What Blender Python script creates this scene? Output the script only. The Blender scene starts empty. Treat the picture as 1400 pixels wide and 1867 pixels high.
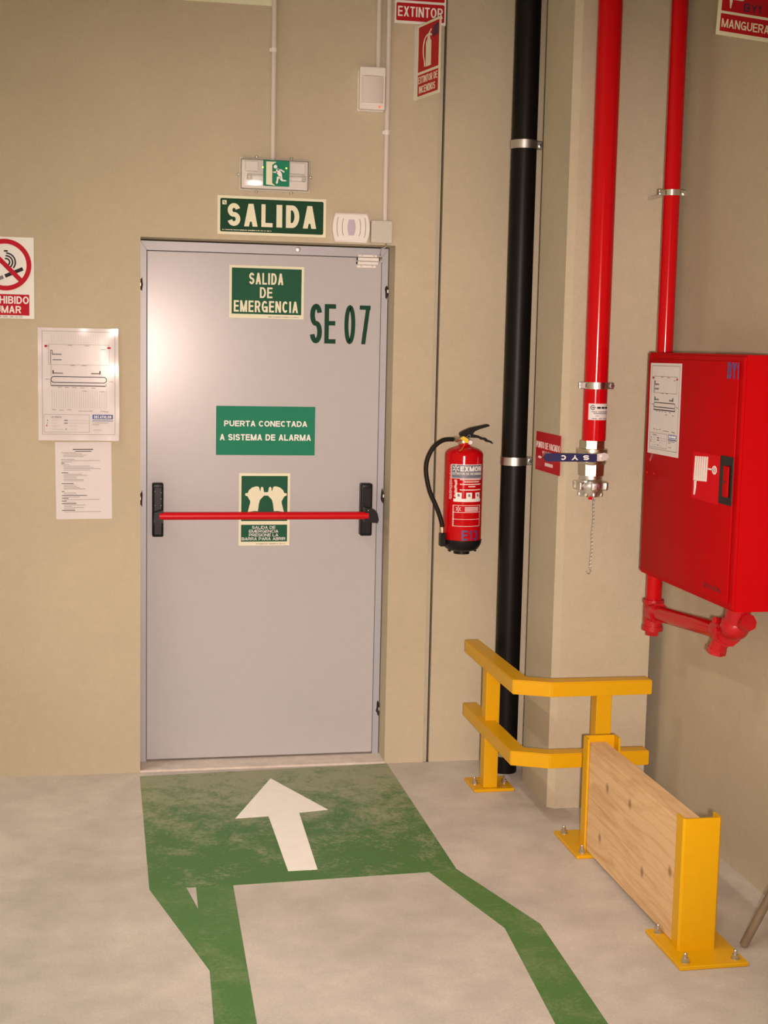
import bpy, bmesh, math, random
from mathutils import Vector, Matrix
random.seed(7)
S = bpy.context.scene
C = S.collection
PI = math.pi

# ------------------------------------------------------------------ camera, world, lights, exposure
CAM = Vector((-0.12897, -5.52879, 1.71446))
YAW, PITCH, ROLL, FPX = 0.195635, 0.118641, -0.021281, 2570.5
fw = Vector((math.sin(YAW)*math.cos(PITCH), math.cos(YAW)*math.cos(PITCH), -math.sin(PITCH)))
r0 = Vector((math.cos(YAW), -math.sin(YAW), 0.0)); d0 = fw.cross(r0)
rt = math.cos(ROLL)*r0 + math.sin(ROLL)*d0
dn = -math.sin(ROLL)*r0 + math.cos(ROLL)*d0
cd = bpy.data.cameras.new('camera'); cam = bpy.data.objects.new('camera', cd); C.objects.link(cam)
M = Matrix.Identity(4)
for i in range(3):
    M[i][0] = rt[i]; M[i][1] = -dn[i]; M[i][2] = -fw[i]; M[i][3] = CAM[i]
cam.matrix_world = M
cd.sensor_fit = 'VERTICAL'; cd.sensor_height = 36.0; cd.lens = 36.0*FPX/1867.0; cd.clip_start = 0.05
S.camera = cam

S.view_settings.view_transform = 'Standard'; S.view_settings.look = 'None'
S.view_settings.gamma = 1.0; S.view_settings.use_curve_mapping = False
S.view_settings.exposure = 0.0

w = bpy.data.worlds.new('world'); S.world = w; w.use_nodes = True
w.node_tree.nodes['Background'].inputs[0].default_value = (1.0, 0.9, 0.78, 1)
w.node_tree.nodes['Background'].inputs[1].default_value = 0.03

# the photographer's flash, beside the lens
fl = bpy.data.lights.new('camera_flash', 'SPOT'); fl.spot_size = math.radians(54); fl.spot_blend = 1.0; fl.shadow_soft_size = 0.035
fl.energy = 890.0; fl.color = (1.0, 0.765, 0.67)
flo = bpy.data.objects.new('camera_flash', fl); C.objects.link(flo)
MF = M.copy(); fp = CAM + rt*0.085 + dn*0.06 + fw*0.02
for i in range(3): MF[i][3] = fp[i]
flo.matrix_world = MF
# ceiling fluorescents of the hall
TUBES = [(-3.5, -8.6), (-3.5, -5.4), (-3.3, -2.2), (-0.6, -6.4)]
for (tx, ty) in TUBES:
    l = bpy.data.lights.new('hall_tube_light', 'AREA'); l.shape = 'RECTANGLE'; l.size = 0.22; l.size_y = 2.4
    l.energy = 98.0; l.color = (1.0, 0.86, 0.72); l.spread = math.radians(100)   # deep reflectors
    lo = bpy.data.objects.new('hall_tube_light', l); C.objects.link(lo); lo.location = (tx, ty, 6.44)

# ------------------------------------------------------------------ materials
def srgb(r, g, b):
    f = lambda c: ((c/255+0.055)/1.055)**2.4 if c > 10 else c/255/12.92
    return (f(r), f(g), f(b), 1)
MATS = {}
def mat(name, col, rough=0.5, metal=0.0, var=0.06, scale=14.0, bump=0.0, bscale=60.0, spec=0.5, coat=0.0, emit=None):
    m = bpy.data.materials.new(name); m.use_nodes = True; nt = m.node_tree; b = nt.nodes['Principled BSDF']
    b.inputs['Roughness'].default_value = rough; b.inputs['Metallic'].default_value = metal
    b.inputs['Specular IOR Level'].default_value = spec
    if coat: b.inputs['Coat Weight'].default_value = coat; b.inputs['Coat Roughness'].default_value = 0.08
    tc = nt.nodes.new('ShaderNodeTexCoord')
    n = nt.nodes.new('ShaderNodeTexNoise'); n.inputs['Scale'].default_value = scale; n.inputs['Detail'].default_value = 4
    nt.links.new(tc.outputs['Object'], n.inputs['Vector'])
    mx = nt.nodes.new('ShaderNodeMix'); mx.data_type = 'RGBA'
    mx.inputs[6].default_value = tuple(c*(1-var) for c in col[:3])+(1,)
    mx.inputs[7].default_value = tuple(min(1, c*(1+var)) for c in col[:3])+(1,)
    nt.links.new(n.outputs['Fac'], mx.inputs[0]); nt.links.new(mx.outputs[2], b.inputs['Base Color'])
    if bump:
        n2 = nt.nodes.new('ShaderNodeTexNoise'); n2.inputs['Scale'].default_value = bscale; n2.inputs['Detail'].default_value = 5
        nt.links.new(tc.outputs['Object'], n2.inputs['Vector'])
        bp = nt.nodes.new('ShaderNodeBump'); bp.inputs['Strength'].default_value = bump; bp.inputs['Distance'].default_value = 0.004
        nt.links.new(n2.outputs['Fac'], bp.inputs['Height']); nt.links.new(bp.outputs['Normal'], b.inputs['Normal'])
    if emit:
        b.inputs['Emission Color'].default_value = emit[0]; b.inputs['Emission Strength'].default_value = emit[1]
    MATS[name] = m
    return m

def layered(name, cols, rough, bump, scales=(1.3, 9.0, 160.0), bscale=90.0, spec=0.35, ks=(0.86, 0.93)):
    """mottled mineral surface: three octaves of stain between three colours"""
    m = bpy.data.materials.new(name); m.use_nodes = True; nt = m.node_tree; b = nt.nodes['Principled BSDF']
    b.inputs['Roughness'].default_value = rough; b.inputs['Specular IOR Level'].default_value = spec
    tc = nt.nodes.new('ShaderNodeTexCoord'); prev = None
    for i, s in enumerate(scales):
        n = nt.nodes.new('ShaderNodeTexNoise'); n.inputs['Scale'].default_value = s; n.inputs['Detail'].default_value = 6; n.inputs['Roughness'].default_value = 0.62
        nt.links.new(tc.outputs['Object'], n.inputs['Vector'])
        rp = nt.nodes.new('ShaderNodeValToRGB'); rp.color_ramp.elements[0].position = 0.36; rp.color_ramp.elements[1].position = 0.66
        nt.links.new(n.outputs['Fac'], rp.inputs[0])
        if i == 0:
            rp.color_ramp.elements[0].color = cols[0]; rp.color_ramp.elements[1].color = cols[1]; prev = rp.outputs[0]
        else:
            k = ks[i-1]
            rp.color_ramp.elements[0].color = (k, k, k, 1); rp.color_ramp.elements[1].color = (1, 1, 1, 1)
            mx = nt.nodes.new('ShaderNodeMix'); mx.data_type = 'RGBA'; mx.blend_type = 'MULTIPLY'; mx.inputs[0].default_value = 1
            nt.links.new(prev, mx.inputs[6]); nt.links.new(rp.outputs[0], mx.inputs[7]); prev = mx.outputs[2]
    nt.links.new(prev, b.inputs['Base Color'])
    n2 = nt.nodes.new('ShaderNodeTexNoise'); n2.inputs['Scale'].default_value = bscale; n2.inputs['Detail'].default_value = 6
    nt.links.new(tc.outputs['Object'], n2.inputs['Vector'])
    bp = nt.nodes.new('ShaderNodeBump'); bp.inputs['Strength'].default_value = bump; bp.inputs['Distance'].default_value = 0.004
    nt.links.new(n2.outputs['Fac'], bp.inputs['Height']); nt.links.new(bp.outputs['Normal'], b.inputs['Normal'])
    MATS[name] = m
    return m

layered('wall_plaster', ((0.54, 0.485, 0.355, 1), (0.595, 0.535, 0.395, 1)), 0.85, 0.3, (1.3, 30.0, 260.0), 150.0, ks=(0.955, 0.90))
layered('pillar_plaster', ((0.51, 0.465, 0.345, 1), (0.555, 0.505, 0.375, 1)), 0.8, 0.2, (1.6, 22.0, 240.0), 120.0, ks=(0.95, 0.91))
layered('concrete', ((0.55, 0.51, 0.47, 1), (0.70, 0.655, 0.60, 1)), 0.62, 0.15, (1.1, 7.0, 120.0), ks=(0.84, 0.88))
layered('sill_concrete', ((0.72, 0.65, 0.59, 1), (0.84, 0.77, 0.70, 1)), 0.75, 0.2, (5.0, 22.0, 120.0))
layered('ceiling_white', ((0.55, 0.54, 0.50, 1), (0.62, 0.61, 0.57, 1)), 0.9, 0.1)

def worn_paint(name, paint, under, lo, hi, yfade=True):
    m = bpy.data.materials.new(name); m.use_nodes = True; nt = m.node_tree; b = nt.nodes['Principled BSDF']
    b.inputs['Roughness'].default_value = 0.55
    tc = nt.nodes.new('ShaderNodeTexCoord')
    n = nt.nodes.new('ShaderNodeTexNoise'); n.inputs['Scale'].default_value = 6.5; n.inputs['Detail'].default_value = 14; n.inputs['Roughness'].default_value = 0.80; n.inputs['Distortion'].default_value = 0.35
    nt.links.new(tc.outputs['Object'], n.inputs['Vector'])
    nf = nt.nodes.new('ShaderNodeTexNoise'); nf.inputs['Scale'].default_value = 70; nf.inputs['Detail'].default_value = 5; nf.inputs['Roughness'].default_value = 0.7
    nt.links.new(tc.outputs['Object'], nf.inputs['Vector'])
    mf = nt.nodes.new('ShaderNodeMath'); mf.operation = 'MULTIPLY_ADD'; mf.inputs[1].default_value = 0.40; nt.links.new(nf.outputs['Fac'], mf.inputs[0])
    ms = nt.nodes.new('ShaderNodeMath'); ms.operation = 'ADD'; ms.inputs[1].default_value = -0.20; nt.links.new(n.outputs['Fac'], ms.inputs[0]); nt.links.new(ms.outputs[0], mf.inputs[2])
    add = mf.outputs[0]
    if yfade:   # traffic wears the paint most by the threshold
        sx = nt.nodes.new('ShaderNodeSeparateXYZ'); nt.links.new(tc.outputs['Object'], sx.inputs[0])
        mr = nt.nodes.new('ShaderNodeMapRange'); mr.inputs[1].default_value = -0.95; mr.inputs[2].default_value = -0.1; mr.inputs[3].default_value = -0.08; mr.inputs[4].default_value = 0.13
        nt.links.new(sx.outputs[1], mr.inputs[0])
        ad = nt.nodes.new('ShaderNodeMath'); ad.operation = 'ADD'; nt.links.new(add, ad.inputs[0]); nt.links.new(mr.outputs[0], ad.inputs[1]); add = ad.outputs[0]
    rp = nt.nodes.new('ShaderNodeValToRGB'); rp.color_ramp.elements[0].position = lo; rp.color_ramp.elements[1].position = hi
    rp.color_ramp.elements[0].color = (0, 0, 0, 1); rp.color_ramp.elements[1].color = (1, 1, 1, 1)
    nt.links.new(add, rp.inputs[0])
    n3 = nt.nodes.new('ShaderNodeTexNoise'); n3.inputs['Scale'].default_value = 120; n3.inputs['Detail'].default_value = 3
    nt.links.new(tc.outputs['Object'], n3.inputs['Vector'])
    pm = nt.nodes.new('ShaderNodeMix'); pm.data_type = 'RGBA'
    pm.inputs[6].default_value = tuple(c*0.82 for c in paint[:3])+(1,); pm.inputs[7].default_value = tuple(min(1, c*1.18) for c in paint[:3])+(1,)
    nt.links.new(n3.outputs['Fac'], pm.inputs[0])
    sc = nt.nodes.new('ShaderNodeMath'); sc.operation = 'MULTIPLY'; sc.inputs[1].default_value = 0.8; nt.links.new(rp.outputs[0], sc.inputs[0])
    mx = nt.nodes.new('ShaderNodeMix'); mx.data_type = 'RGBA'; mx.inputs[7].default_value = under
    nt.links.new(pm.outputs[2], mx.inputs[6]); nt.links.new(sc.outputs[0], mx.inputs[0]); nt.links.new(mx.outputs[2], b.inputs['Base Color'])
    MATS[name] = m
worn_paint('green_floor_paint', (0.060, 0.175, 0.045, 1), (0.36, 0.37, 0.25, 1), 0.43, 0.64)
worn_paint('green_strip_paint', (0.070, 0.190, 0.050, 1), (0.33, 0.36, 0.22, 1), 0.48, 0.90, False)

KNOTS = ((0.204, 0.287), (0.256, 0.101), (-0.12, 0.128), (0.002, 0.302), (-0.33, 0.21))
def wood(name):
    m = bpy.data.materials.new(name); m.use_nodes = True; nt = m.node_tree; b = nt.nodes['Principled BSDF']
    b.inputs['Roughness'].default_value = 0.6
    tc = nt.nodes.new('ShaderNodeTexCoord'); mp = nt.nodes.new('ShaderNodeMapping'); mp.inputs['Scale'].default_value = (7, 0.9, 7)
    nt.links.new(tc.outputs['Object'], mp.inputs[0])
    wv = nt.nodes.new('ShaderNodeTexNoise'); wv.inputs['Scale'].default_value = 3.0; wv.inputs['Detail'].default_value = 8; wv.inputs['Roughness'].default_value = 0.6; wv.inputs['Distortion'].default_value = 1.2
    nt.links.new(mp.outputs[0], wv.inputs['Vector'])
    rp = nt.nodes.new('ShaderNodeValToRGB'); e = rp.color_ramp.elements
    e[0].position = 0.30; e[0].color = (0.60, 0.37, 0.165, 1); e[1].position = 0.55; e[1].color = (0.77, 0.54, 0.30, 1)
    k = e.new(0.72); k.color = (0.71, 0.47, 0.24, 1)
    nt.links.new(wv.outputs['Fac'], rp.inputs[0]); prev = rp.outputs[0]
    # growth-ring lines
    wa = nt.nodes.new('ShaderNodeTexWave'); wa.bands_direction = 'Z'; wa.inputs['Scale'].default_value = 3.5; wa.inputs['Distortion'].default_value = 5.0; wa.inputs['Detail'].default_value = 2; wa.inputs['Detail Scale'].default_value = 0.6
    mp2 = nt.nodes.new('ShaderNodeMapping'); mp2.inputs['Scale'].default_value = (2, 0.9, 2.2); nt.links.new(tc.outputs['Object'], mp2.inputs[0]); nt.links.new(mp2.outputs[0], wa.inputs['Vector'])
    r2 = nt.nodes.new('ShaderNodeValToRGB'); r2.color_ramp.elements[0].position = 0.0; r2.color_ramp.elements[0].color = (0.84, 0.74, 0.62, 1); r2.color_ramp.elements[1].position = 0.13; r2.color_ramp.elements[1].color = (1, 1, 1, 1)
    nt.links.new(wa.outputs['Fac'], r2.inputs[0])
    mm = nt.nodes.new('ShaderNodeMix'); mm.data_type = 'RGBA'; mm.blend_type = 'MULTIPLY'; mm.inputs[0].default_value = 0.45
    nt.links.new(prev, mm.inputs[6]); nt.links.new(r2.outputs[0], mm.inputs[7]); prev = mm.outputs[2]
    # knots
    for (ky, kz) in KNOTS:
        vm = nt.nodes.new('ShaderNodeVectorMath'); vm.operation = 'SUBTRACT'; vm.inputs[1].default_value = (0, ky, kz); nt.links.new(tc.outputs['Object'], vm.inputs[0])
        v2 = nt.nodes.new('ShaderNodeVectorMath'); v2.operation = 'MULTIPLY'; v2.inputs[1].default_value = (0.05, 1.0, 0.75); nt.links.new(vm.outputs[0], v2.inputs[0])
        ln = nt.nodes.new('ShaderNodeVectorMath'); ln.operation = 'LENGTH'; nt.links.new(v2.outputs[0], ln.inputs[0])
        mr = nt.nodes.new('ShaderNodeMapRange'); mr.inputs[1].default_value = 0.005; mr.inputs[2].default_value = 0.017; mr.inputs[3].default_value = 0.75; mr.inputs[4].default_value = 0.0
        nt.links.new(ln.outputs['Value'], mr.inputs[0])
        km = nt.nodes.new('ShaderNodeMix'); km.data_type = 'RGBA'; km.inputs[7].default_value = (0.22, 0.10, 0.045, 1)
        nt.links.new(mr.outputs[0], km.inputs[0]); nt.links.new(prev, km.inputs[6]); prev = km.outputs[2]
    nt.links.new(prev, b.inputs['Base Color']); MATS[name] = m
wood('pine')

def clear_plastic(name, tint, gloss):
    m = bpy.data.materials.new(name); m.use_nodes = True; nt = m.node_tree; nt.nodes.remove(nt.nodes['Principled BSDF'])
    out = nt.nodes['Material Output']; t = nt.nodes.new('ShaderNodeBsdfTransparent'); t.inputs[0].default_value = tint
    g = nt.nodes.new('ShaderNodeBsdfGlossy'); g.inputs['Roughness'].default_value = 0.12
    mx = nt.nodes.new('ShaderNodeMixShader')
    n = nt.nodes.new('ShaderNodeTexNoise'); n.inputs['Scale'].default_value = 30
    mr = nt.nodes.new('ShaderNodeMapRange'); mr.inputs[3].default_value = gloss*0.7; mr.inputs[4].default_value = gloss*1.3
    nt.links.new(n.outputs['Fac'], mr.inputs[0]); nt.links.new(mr.outputs[0], mx.inputs[0])
    nt.links.new(t.outputs[0], mx.inputs[1]); nt.links.new(g.outputs[0], mx.inputs[2]); nt.links.new(mx.outputs[0], out.inputs[0]); MATS[name] = m
clear_plastic('clear_cover', (0.95, 0.95, 0.95, 1), 0.045)

mat('door_grey', (0.48, 0.485, 0.51, 1), 0.24, 0.0, 0.03, 30, 0.0, 260, 0.36)
mat('frame_grey', (0.40, 0.42, 0.47, 1), 0.38, 0.0, 0.05, 20, 0, 60, 0.7)
mat('gap_dark', (0.02, 0.018, 0.015, 1), 0.9, 0, 0.3)
mat('seal_strip', (0.47, 0.44, 0.34, 1), 0.8, 0, 0.08)
mat('red_gloss', (0.52, 0.002, 0.006, 1), 0.15, 0.0, 0.05, 8, 0, 60, 0.22)
mat('red_cabinet', (0.44, 0.003, 0.005, 1), 0.45, 0.0, 0.06, 5, 0.05, 120, 0.03)
mat('red_rough', (0.44, 0.005, 0.010, 1), 0.33, 0.0, 0.12, 40, 0.3, 60)
mat('red_bright', (0.62, 0.003, 0.010, 1), 0.45, 0.0, 0.04, 14, 0, 60, 0.05)
mat('bar_red', (0.58, 0.004, 0.012, 1), 0.35, 0.0, 0.05, 14, 0, 60, 0.25)
mat('sign_red', (0.46, 0.006, 0.016, 1), 0.5, 0.0, 0.05, 14, 0, 60, 0.25)
mat('sign_cream', (0.78, 0.80, 0.60, 1), 0.55, 0.0, 0.04)
mat('sign_white', (0.84, 0.86, 0.84, 1), 0.55, 0.0, 0.03)
mat('sign_green', (0.018, 0.105, 0.058, 1), 0.6, 0.0, 0.10, 25, 0, 60, 0.12)
mat('sign_dark_green', (0.012, 0.062, 0.030, 1), 0.6, 0.0, 0.10, 25, 0, 60, 0.12)
mat('teal_green', (0.02, 0.23, 0.135, 1), 0.6, 0.0, 0.05, 25, 0, 60, 0.12)
mat('vinyl_green', (0.010, 0.058, 0.034, 1), 0.6, 0.0, 0.1, 40, 0, 60, 0.12)
mat('sign_backdark', (0.07, 0.05, 0.03, 1), 0.5)
mat('print_black', (0.03, 0.03, 0.035, 1), 0.7, 0, 0.05, 14, 0, 60, 0.15)
mat('print_grey', (0.24, 0.23, 0.24, 1), 0.7, 0, 0.05, 14, 0, 60, 0.15)
mat('print_faint', (0.50, 0.485, 0.48, 1), 0.7, 0, 0.05, 14, 0, 60, 0.15)
mat('print_blue', (0.035, 0.075, 0.30, 1), 0.55)
mat('print_red', (0.50, 0.012, 0.03, 1), 0.6, 0, 0.05, 14, 0, 60, 0.15)
mat('paper', (0.70, 0.68, 0.69, 1), 0.6, 0, 0.02)
mat('laminated', (0.70, 0.68, 0.69, 1), 0.11, 0, 0.02, 6, 0.05, 9.0, 0.2)
mat('black_plastic', (0.010, 0.010, 0.010, 1), 0.40, 0, 0.2, 40, 0.1, 200, 0.22)
mat('black_pipe', (0.007, 0.0065, 0.006, 1), 0.42, 0, 0.2, 20, 0.05, 120, 0.16)
mat('rubber', (0.010, 0.009, 0.008, 1), 0.55, 0, 0.2, 60, 0, 60, 0.25)
mat('steel', (0.72, 0.72, 0.72, 1), 0.25, 1.0, 0.06, 30)
mat('dull_steel', (0.75, 0.74, 0.72, 1), 0.55, 1.0, 0.08, 40)
mat('galvanised', (0.62, 0.62, 0.61, 1), 0.36, 1.0, 0.12, 60)
mat('nickel_brass', (0.66, 0.60, 0.48, 1), 0.30, 1.0, 0.10, 30, 0.15, 80)
mat('cast_alu', (0.78, 0.77, 0.75, 1), 0.30, 1.0, 0.08, 30, 0.25, 70)
mat('yellow_paint', (0.68, 0.37, 0.003, 1), 0.38, 0, 0.05, 30, 0.08, 150, 0.25)
mat('yellow_plastic', (0.85, 0.60, 0.03, 1), 0.4)
mat('white_plastic', (0.80, 0.79, 0.76, 1), 0.42, 0, 0.02)
mat('conduit_white', (0.66, 0.63, 0.58, 1), 0.5, 0, 0.03)
mat('grey_plastic', (0.55, 0.545, 0.47, 1), 0.5, 0, 0.03)
mat('lens_lilac', (0.52, 0.48, 0.58, 1), 0.25, 0, 0.04)
mat('pir_lens', (0.70, 0.655, 0.62, 1), 0.3, 0, 0.04)
mat('blue_sleeve', (0.008, 0.012, 0.085, 1), 0.45, 0, 0.15, 60, 0.2, 150)
mat('marker_blue', (0.07, 0.06, 0.22, 1), 0.5, 0, 0.3, 90)
mat('marker_dark', (0.07, 0.015, 0.06, 1), 0.5, 0, 0.3, 90)
mat('label_grey', (0.17, 0.18, 0.24, 1), 0.45)
mat('arrow_white', (0.97, 0.96, 0.92, 1), 0.6, 0, 0.06, 18)
mat('old_wood', (0.23, 0.18, 0.12, 1), 0.35, 0, 0.4, 30)
mat('led_yellow', (0.9, 0.8, 0.1, 1), 0.4, emit=((1.0, 0.75, 0.08, 1), 2.0))
mat('led_red', (0.8, 0.2, 0.15, 1), 0.4, emit=((1.0, 0.12, 0.08, 1), 0.55))
mat('tube_glow', (0.9, 0.9, 0.85, 1), 0.4, emit=((1.0, 0.93, 0.75, 1), 3.0))

# ------------------------------------------------------------------ mesh helpers
def new(): return bmesh.new()
def box(bm, x0, x1, y0, y1, z0, z1):
    vs = [bm.verts.new((x, y, z)) for x in (x0, x1) for y in (y0, y1) for z in (z0, z1)]
    for f in ((0, 1, 3, 2), (4, 6, 7, 5), (0, 4, 5, 1), (2, 3, 7, 6), (0, 2, 6, 4), (1, 5, 7, 3)):
        bm.faces.new([vs[i] for i in f])
    return bm
def rbox(x0, x1, y0, y1, z0, z1, r=0.003, seg=2):
    bm = new(); box(bm, x0, x1, y0, y1, z0, z1)
    bmesh.ops.bevel(bm, geom=list(bm.edges), offset=r, segments=seg, affect='EDGES', profile=0.5)
    return bm
def prism(bm, pts, y0, y1, axis='y'):
    """polygon (a,b) extruded along an axis: y -> (a, y, b); z -> (a, b, z); x -> (x, a, b)"""
    def P(a, b, c):
        return {'y': (a, c, b), 'z': (a, b, c), 'x': (c, a, b)}[axis]
    n = len(pts)
    A = [bm.verts.new(P(a, b, y0)) for a, b in pts]; B = [bm.verts.new(P(a, b, y1)) for a, b in pts]
    bm.faces.new(A); bm.faces.new(B[::-1])
    for i in range(n):
        j = (i+1) % n; bm.faces.new((A[i], B[i], B[j], A[j]))
    return bm
def rrect(x0, x1, z0, z1, r, n=5):
    p = []
    for cx, cz, a in ((x1-r, z1-r, 0), (x0+r, z1-r, 90), (x0+r, z0+r, 180), (x1-r, z0+r, 270)):
        for k in range(n+1):
            t = math.radians(a+90*k/n); p.append((cx+r*math.cos(t), cz+r*math.sin(t)))
    return p
def ell(cx, cz, rx, rz, n=28, a0=0, a1=360):
    full = abs(a1-a0) >= 360
    m = n if full else n+1
    return [(cx+rx*math.cos(math.radians(a0+(a1-a0)*k/n)), cz+rz*math.sin(math.radians(a0+(a1-a0)*k/n))) for k in range(m)]
def ring2d(bm, cx, cz, ro, ri, y0, y1, n=40, roz=None, riz=None, a0=0, a1=360):
    roz = roz or ro; riz = riz or ri; full = abs(a1-a0) >= 360; m = n if full else n+1
    L = []
    for k in range(m):
        t = math.radians(a0+(a1-a0)*k/n); c, s = math.cos(t), math.sin(t)
        L.append([bm.verts.new(v) for v in ((cx+ro*c, y0, cz+roz*s), (cx+ro*c, y1, cz+roz*s), (cx+ri*c, y1, cz+riz*s), (cx+ri*c, y0, cz+riz*s))])
    for k in range(m if full else m-1):
        a, b = L[k], L[(k+1) % m]
        for q in range(4):
            bm.faces.new((a[q], a[(q+1) % 4], b[(q+1) % 4], b[q]))
    if not full:
        bm.faces.new(L[0]); bm.faces.new(L[-1][::-1])
    return bm
def frame_of(d):
    d = d.normalized(); u = d.cross(Vector((0, 0, 1)))
    if u.length < 1e-4: u = Vector((1, 0, 0))
    u.normalize(); return u, d.cross(u).normalized()
def tube(bm, pts, r, seg=14, cap=True):
    pts = [Vector(p) for p in pts]; rs = r if isinstance(r, (list, tuple)) else [r]*len(pts); L = []; u = None
    for i, p in enumerate(pts):
        d = (pts[min(i+1, len(pts)-1)]-pts[max(i-1, 0)]).normalized()
        if u is None: u, v = frame_of(d)
        else:
            u = (u-d*u.dot(d)).normalized(); v = d.cross(u)
        L.append([bm.verts.new(p+rs[i]*(math.cos(2*PI*k/seg)*u+math.sin(2*PI*k/seg)*v)) for k in range(seg)])
    for a, b in zip(L, L[1:]):
        for k in range(seg): bm.faces.new((a[k], a[(k+1) % seg], b[(k+1) % seg], b[k]))
    if cap: bm.faces.new(L[0][::-1]); bm.faces.new(L[-1])
    return bm
def lathe(bm, prof, cx=0, cy=0, seg=40, rot=0.0):
    L = []
    for r, z in prof:
        r = max(r, 1e-4)
        L.append([bm.verts.new((cx+r*math.cos(2*PI*k/seg+rot), cy+r*math.sin(2*PI*k/seg+rot), z)) for k in range(seg)])
    for a, b in zip(L, L[1:]):
        for k in range(seg): bm.faces.new((a[k], a[(k+1) % seg], b[(k+1) % seg], b[k]))
    bm.faces.new(L[0][::-1]); bm.faces.new(L[-1])
    return bm
def smoothpath(P, n=6):
    P = [Vector(p) for p in P]; out = []
    for i in range(len(P)-1):
        a = P[max(i-1, 0)]; b = P[i]; c = P[i+1]; d = P[min(i+2, len(P)-1)]
        for k in range(n):
            t = k/n; out.append(0.5*((2*b)+(c-a)*t+(2*a-5*b+4*c-d)*t*t+(3*b-a-3*c+d)*t**3))
    out.append(P[-1]); return out
def torus(bm, c, axis, R, r, n=14, m=6, sx=1.0):
    axis = Vector(axis).normalized(); u, v = frame_of(axis); c = Vector(c); L = []
    for k in range(n):
        t = 2*PI*k/n; d = math.cos(t)*u*sx+math.sin(t)*v; dd = math.cos(t)*u+math.sin(t)*v
        L.append([bm.verts.new(c+d*R+r*(math.cos(2*PI*q/m)*dd+math.sin(2*PI*q/m)*axis)) for q in range(m)])
    for k in range(n):
        a, b = L[k], L[(k+1) % n]
        for q in range(m): bm.faces.new((a[q], a[(q+1) % m], b[(q+1) % m], b[q]))
    return bm
def hexnut(bm, c, axis, R, h, n=6):
    c = Vector(c); a = Vector(axis).normalized(); tube(bm, [c-a*h/2, c+a*h/2], R, n)
    return bm
def dome(bm, c, axis, R, h, n=12):
    c = Vector(c); a = Vector(axis).normalized()
    ps, rs = [], []
    for k in range(6):
        t = PI/2*k/5*0.97; ps.append(c+a*h*math.sin(t)); rs.append(R*math.cos(t))
    tube(bm, ps, rs, n); return bm

PRINT = {'small_print', 'text_lines', 'heading_lines', 'instruction_lines', 'side_print', 'label_text', 'inspection_label'}
def link(name, bm, m, parent=None, smooth=False, label=None, kind=None):
    if name in PRINT: kind = 'stuff'     # print too fine to pick apart
    bmesh.ops.recalc_face_normals(bm, faces=list(bm.faces))
    me = bpy.data.meshes.new(name); bm.to_mesh(me); bm.free()
    if smooth:
        for p in me.polygons: p.use_smooth = True
        try: me.set_sharp_from_angle(angle=math.radians(35))
        except Exception: pass
    me.materials.append(MATS[m]); o = bpy.data.objects.new(name, me); C.objects.link(o)
    if parent: o.parent = parent
    if label: o['label'] = label
    if kind: o['kind'] = kind
    return o
def thing(name, label, cat, loc=(0, 0, 0), rz=0.0, group=None, ry=0.0):
    o = bpy.data.objects.new(name, None); C.objects.link(o); o.empty_display_size = 0.05
    o.location = loc; o.rotation_euler = (0, ry, rz); o['label'] = label; o['category'] = cat
    if group: o['group'] = group
    return o
def tag(o, label, cat, group=None):
    o['label'] = label; o['category'] = cat
    if group: o['group'] = group
    return o
def struct(o): o['kind'] = 'structure'; return o

def _E(cx, cz, rx, rz, a0, a1, n=12):
    return [(cx+rx*math.cos(math.radians(a0+(a1-a0)*k/n)), cz+rz*math.sin(math.radians(a0+(a1-a0)*k/n))) for k in range(n+1)]
_O = _E(.5, .5, .5, .5, 0, 360, 28)[:-1]
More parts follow.
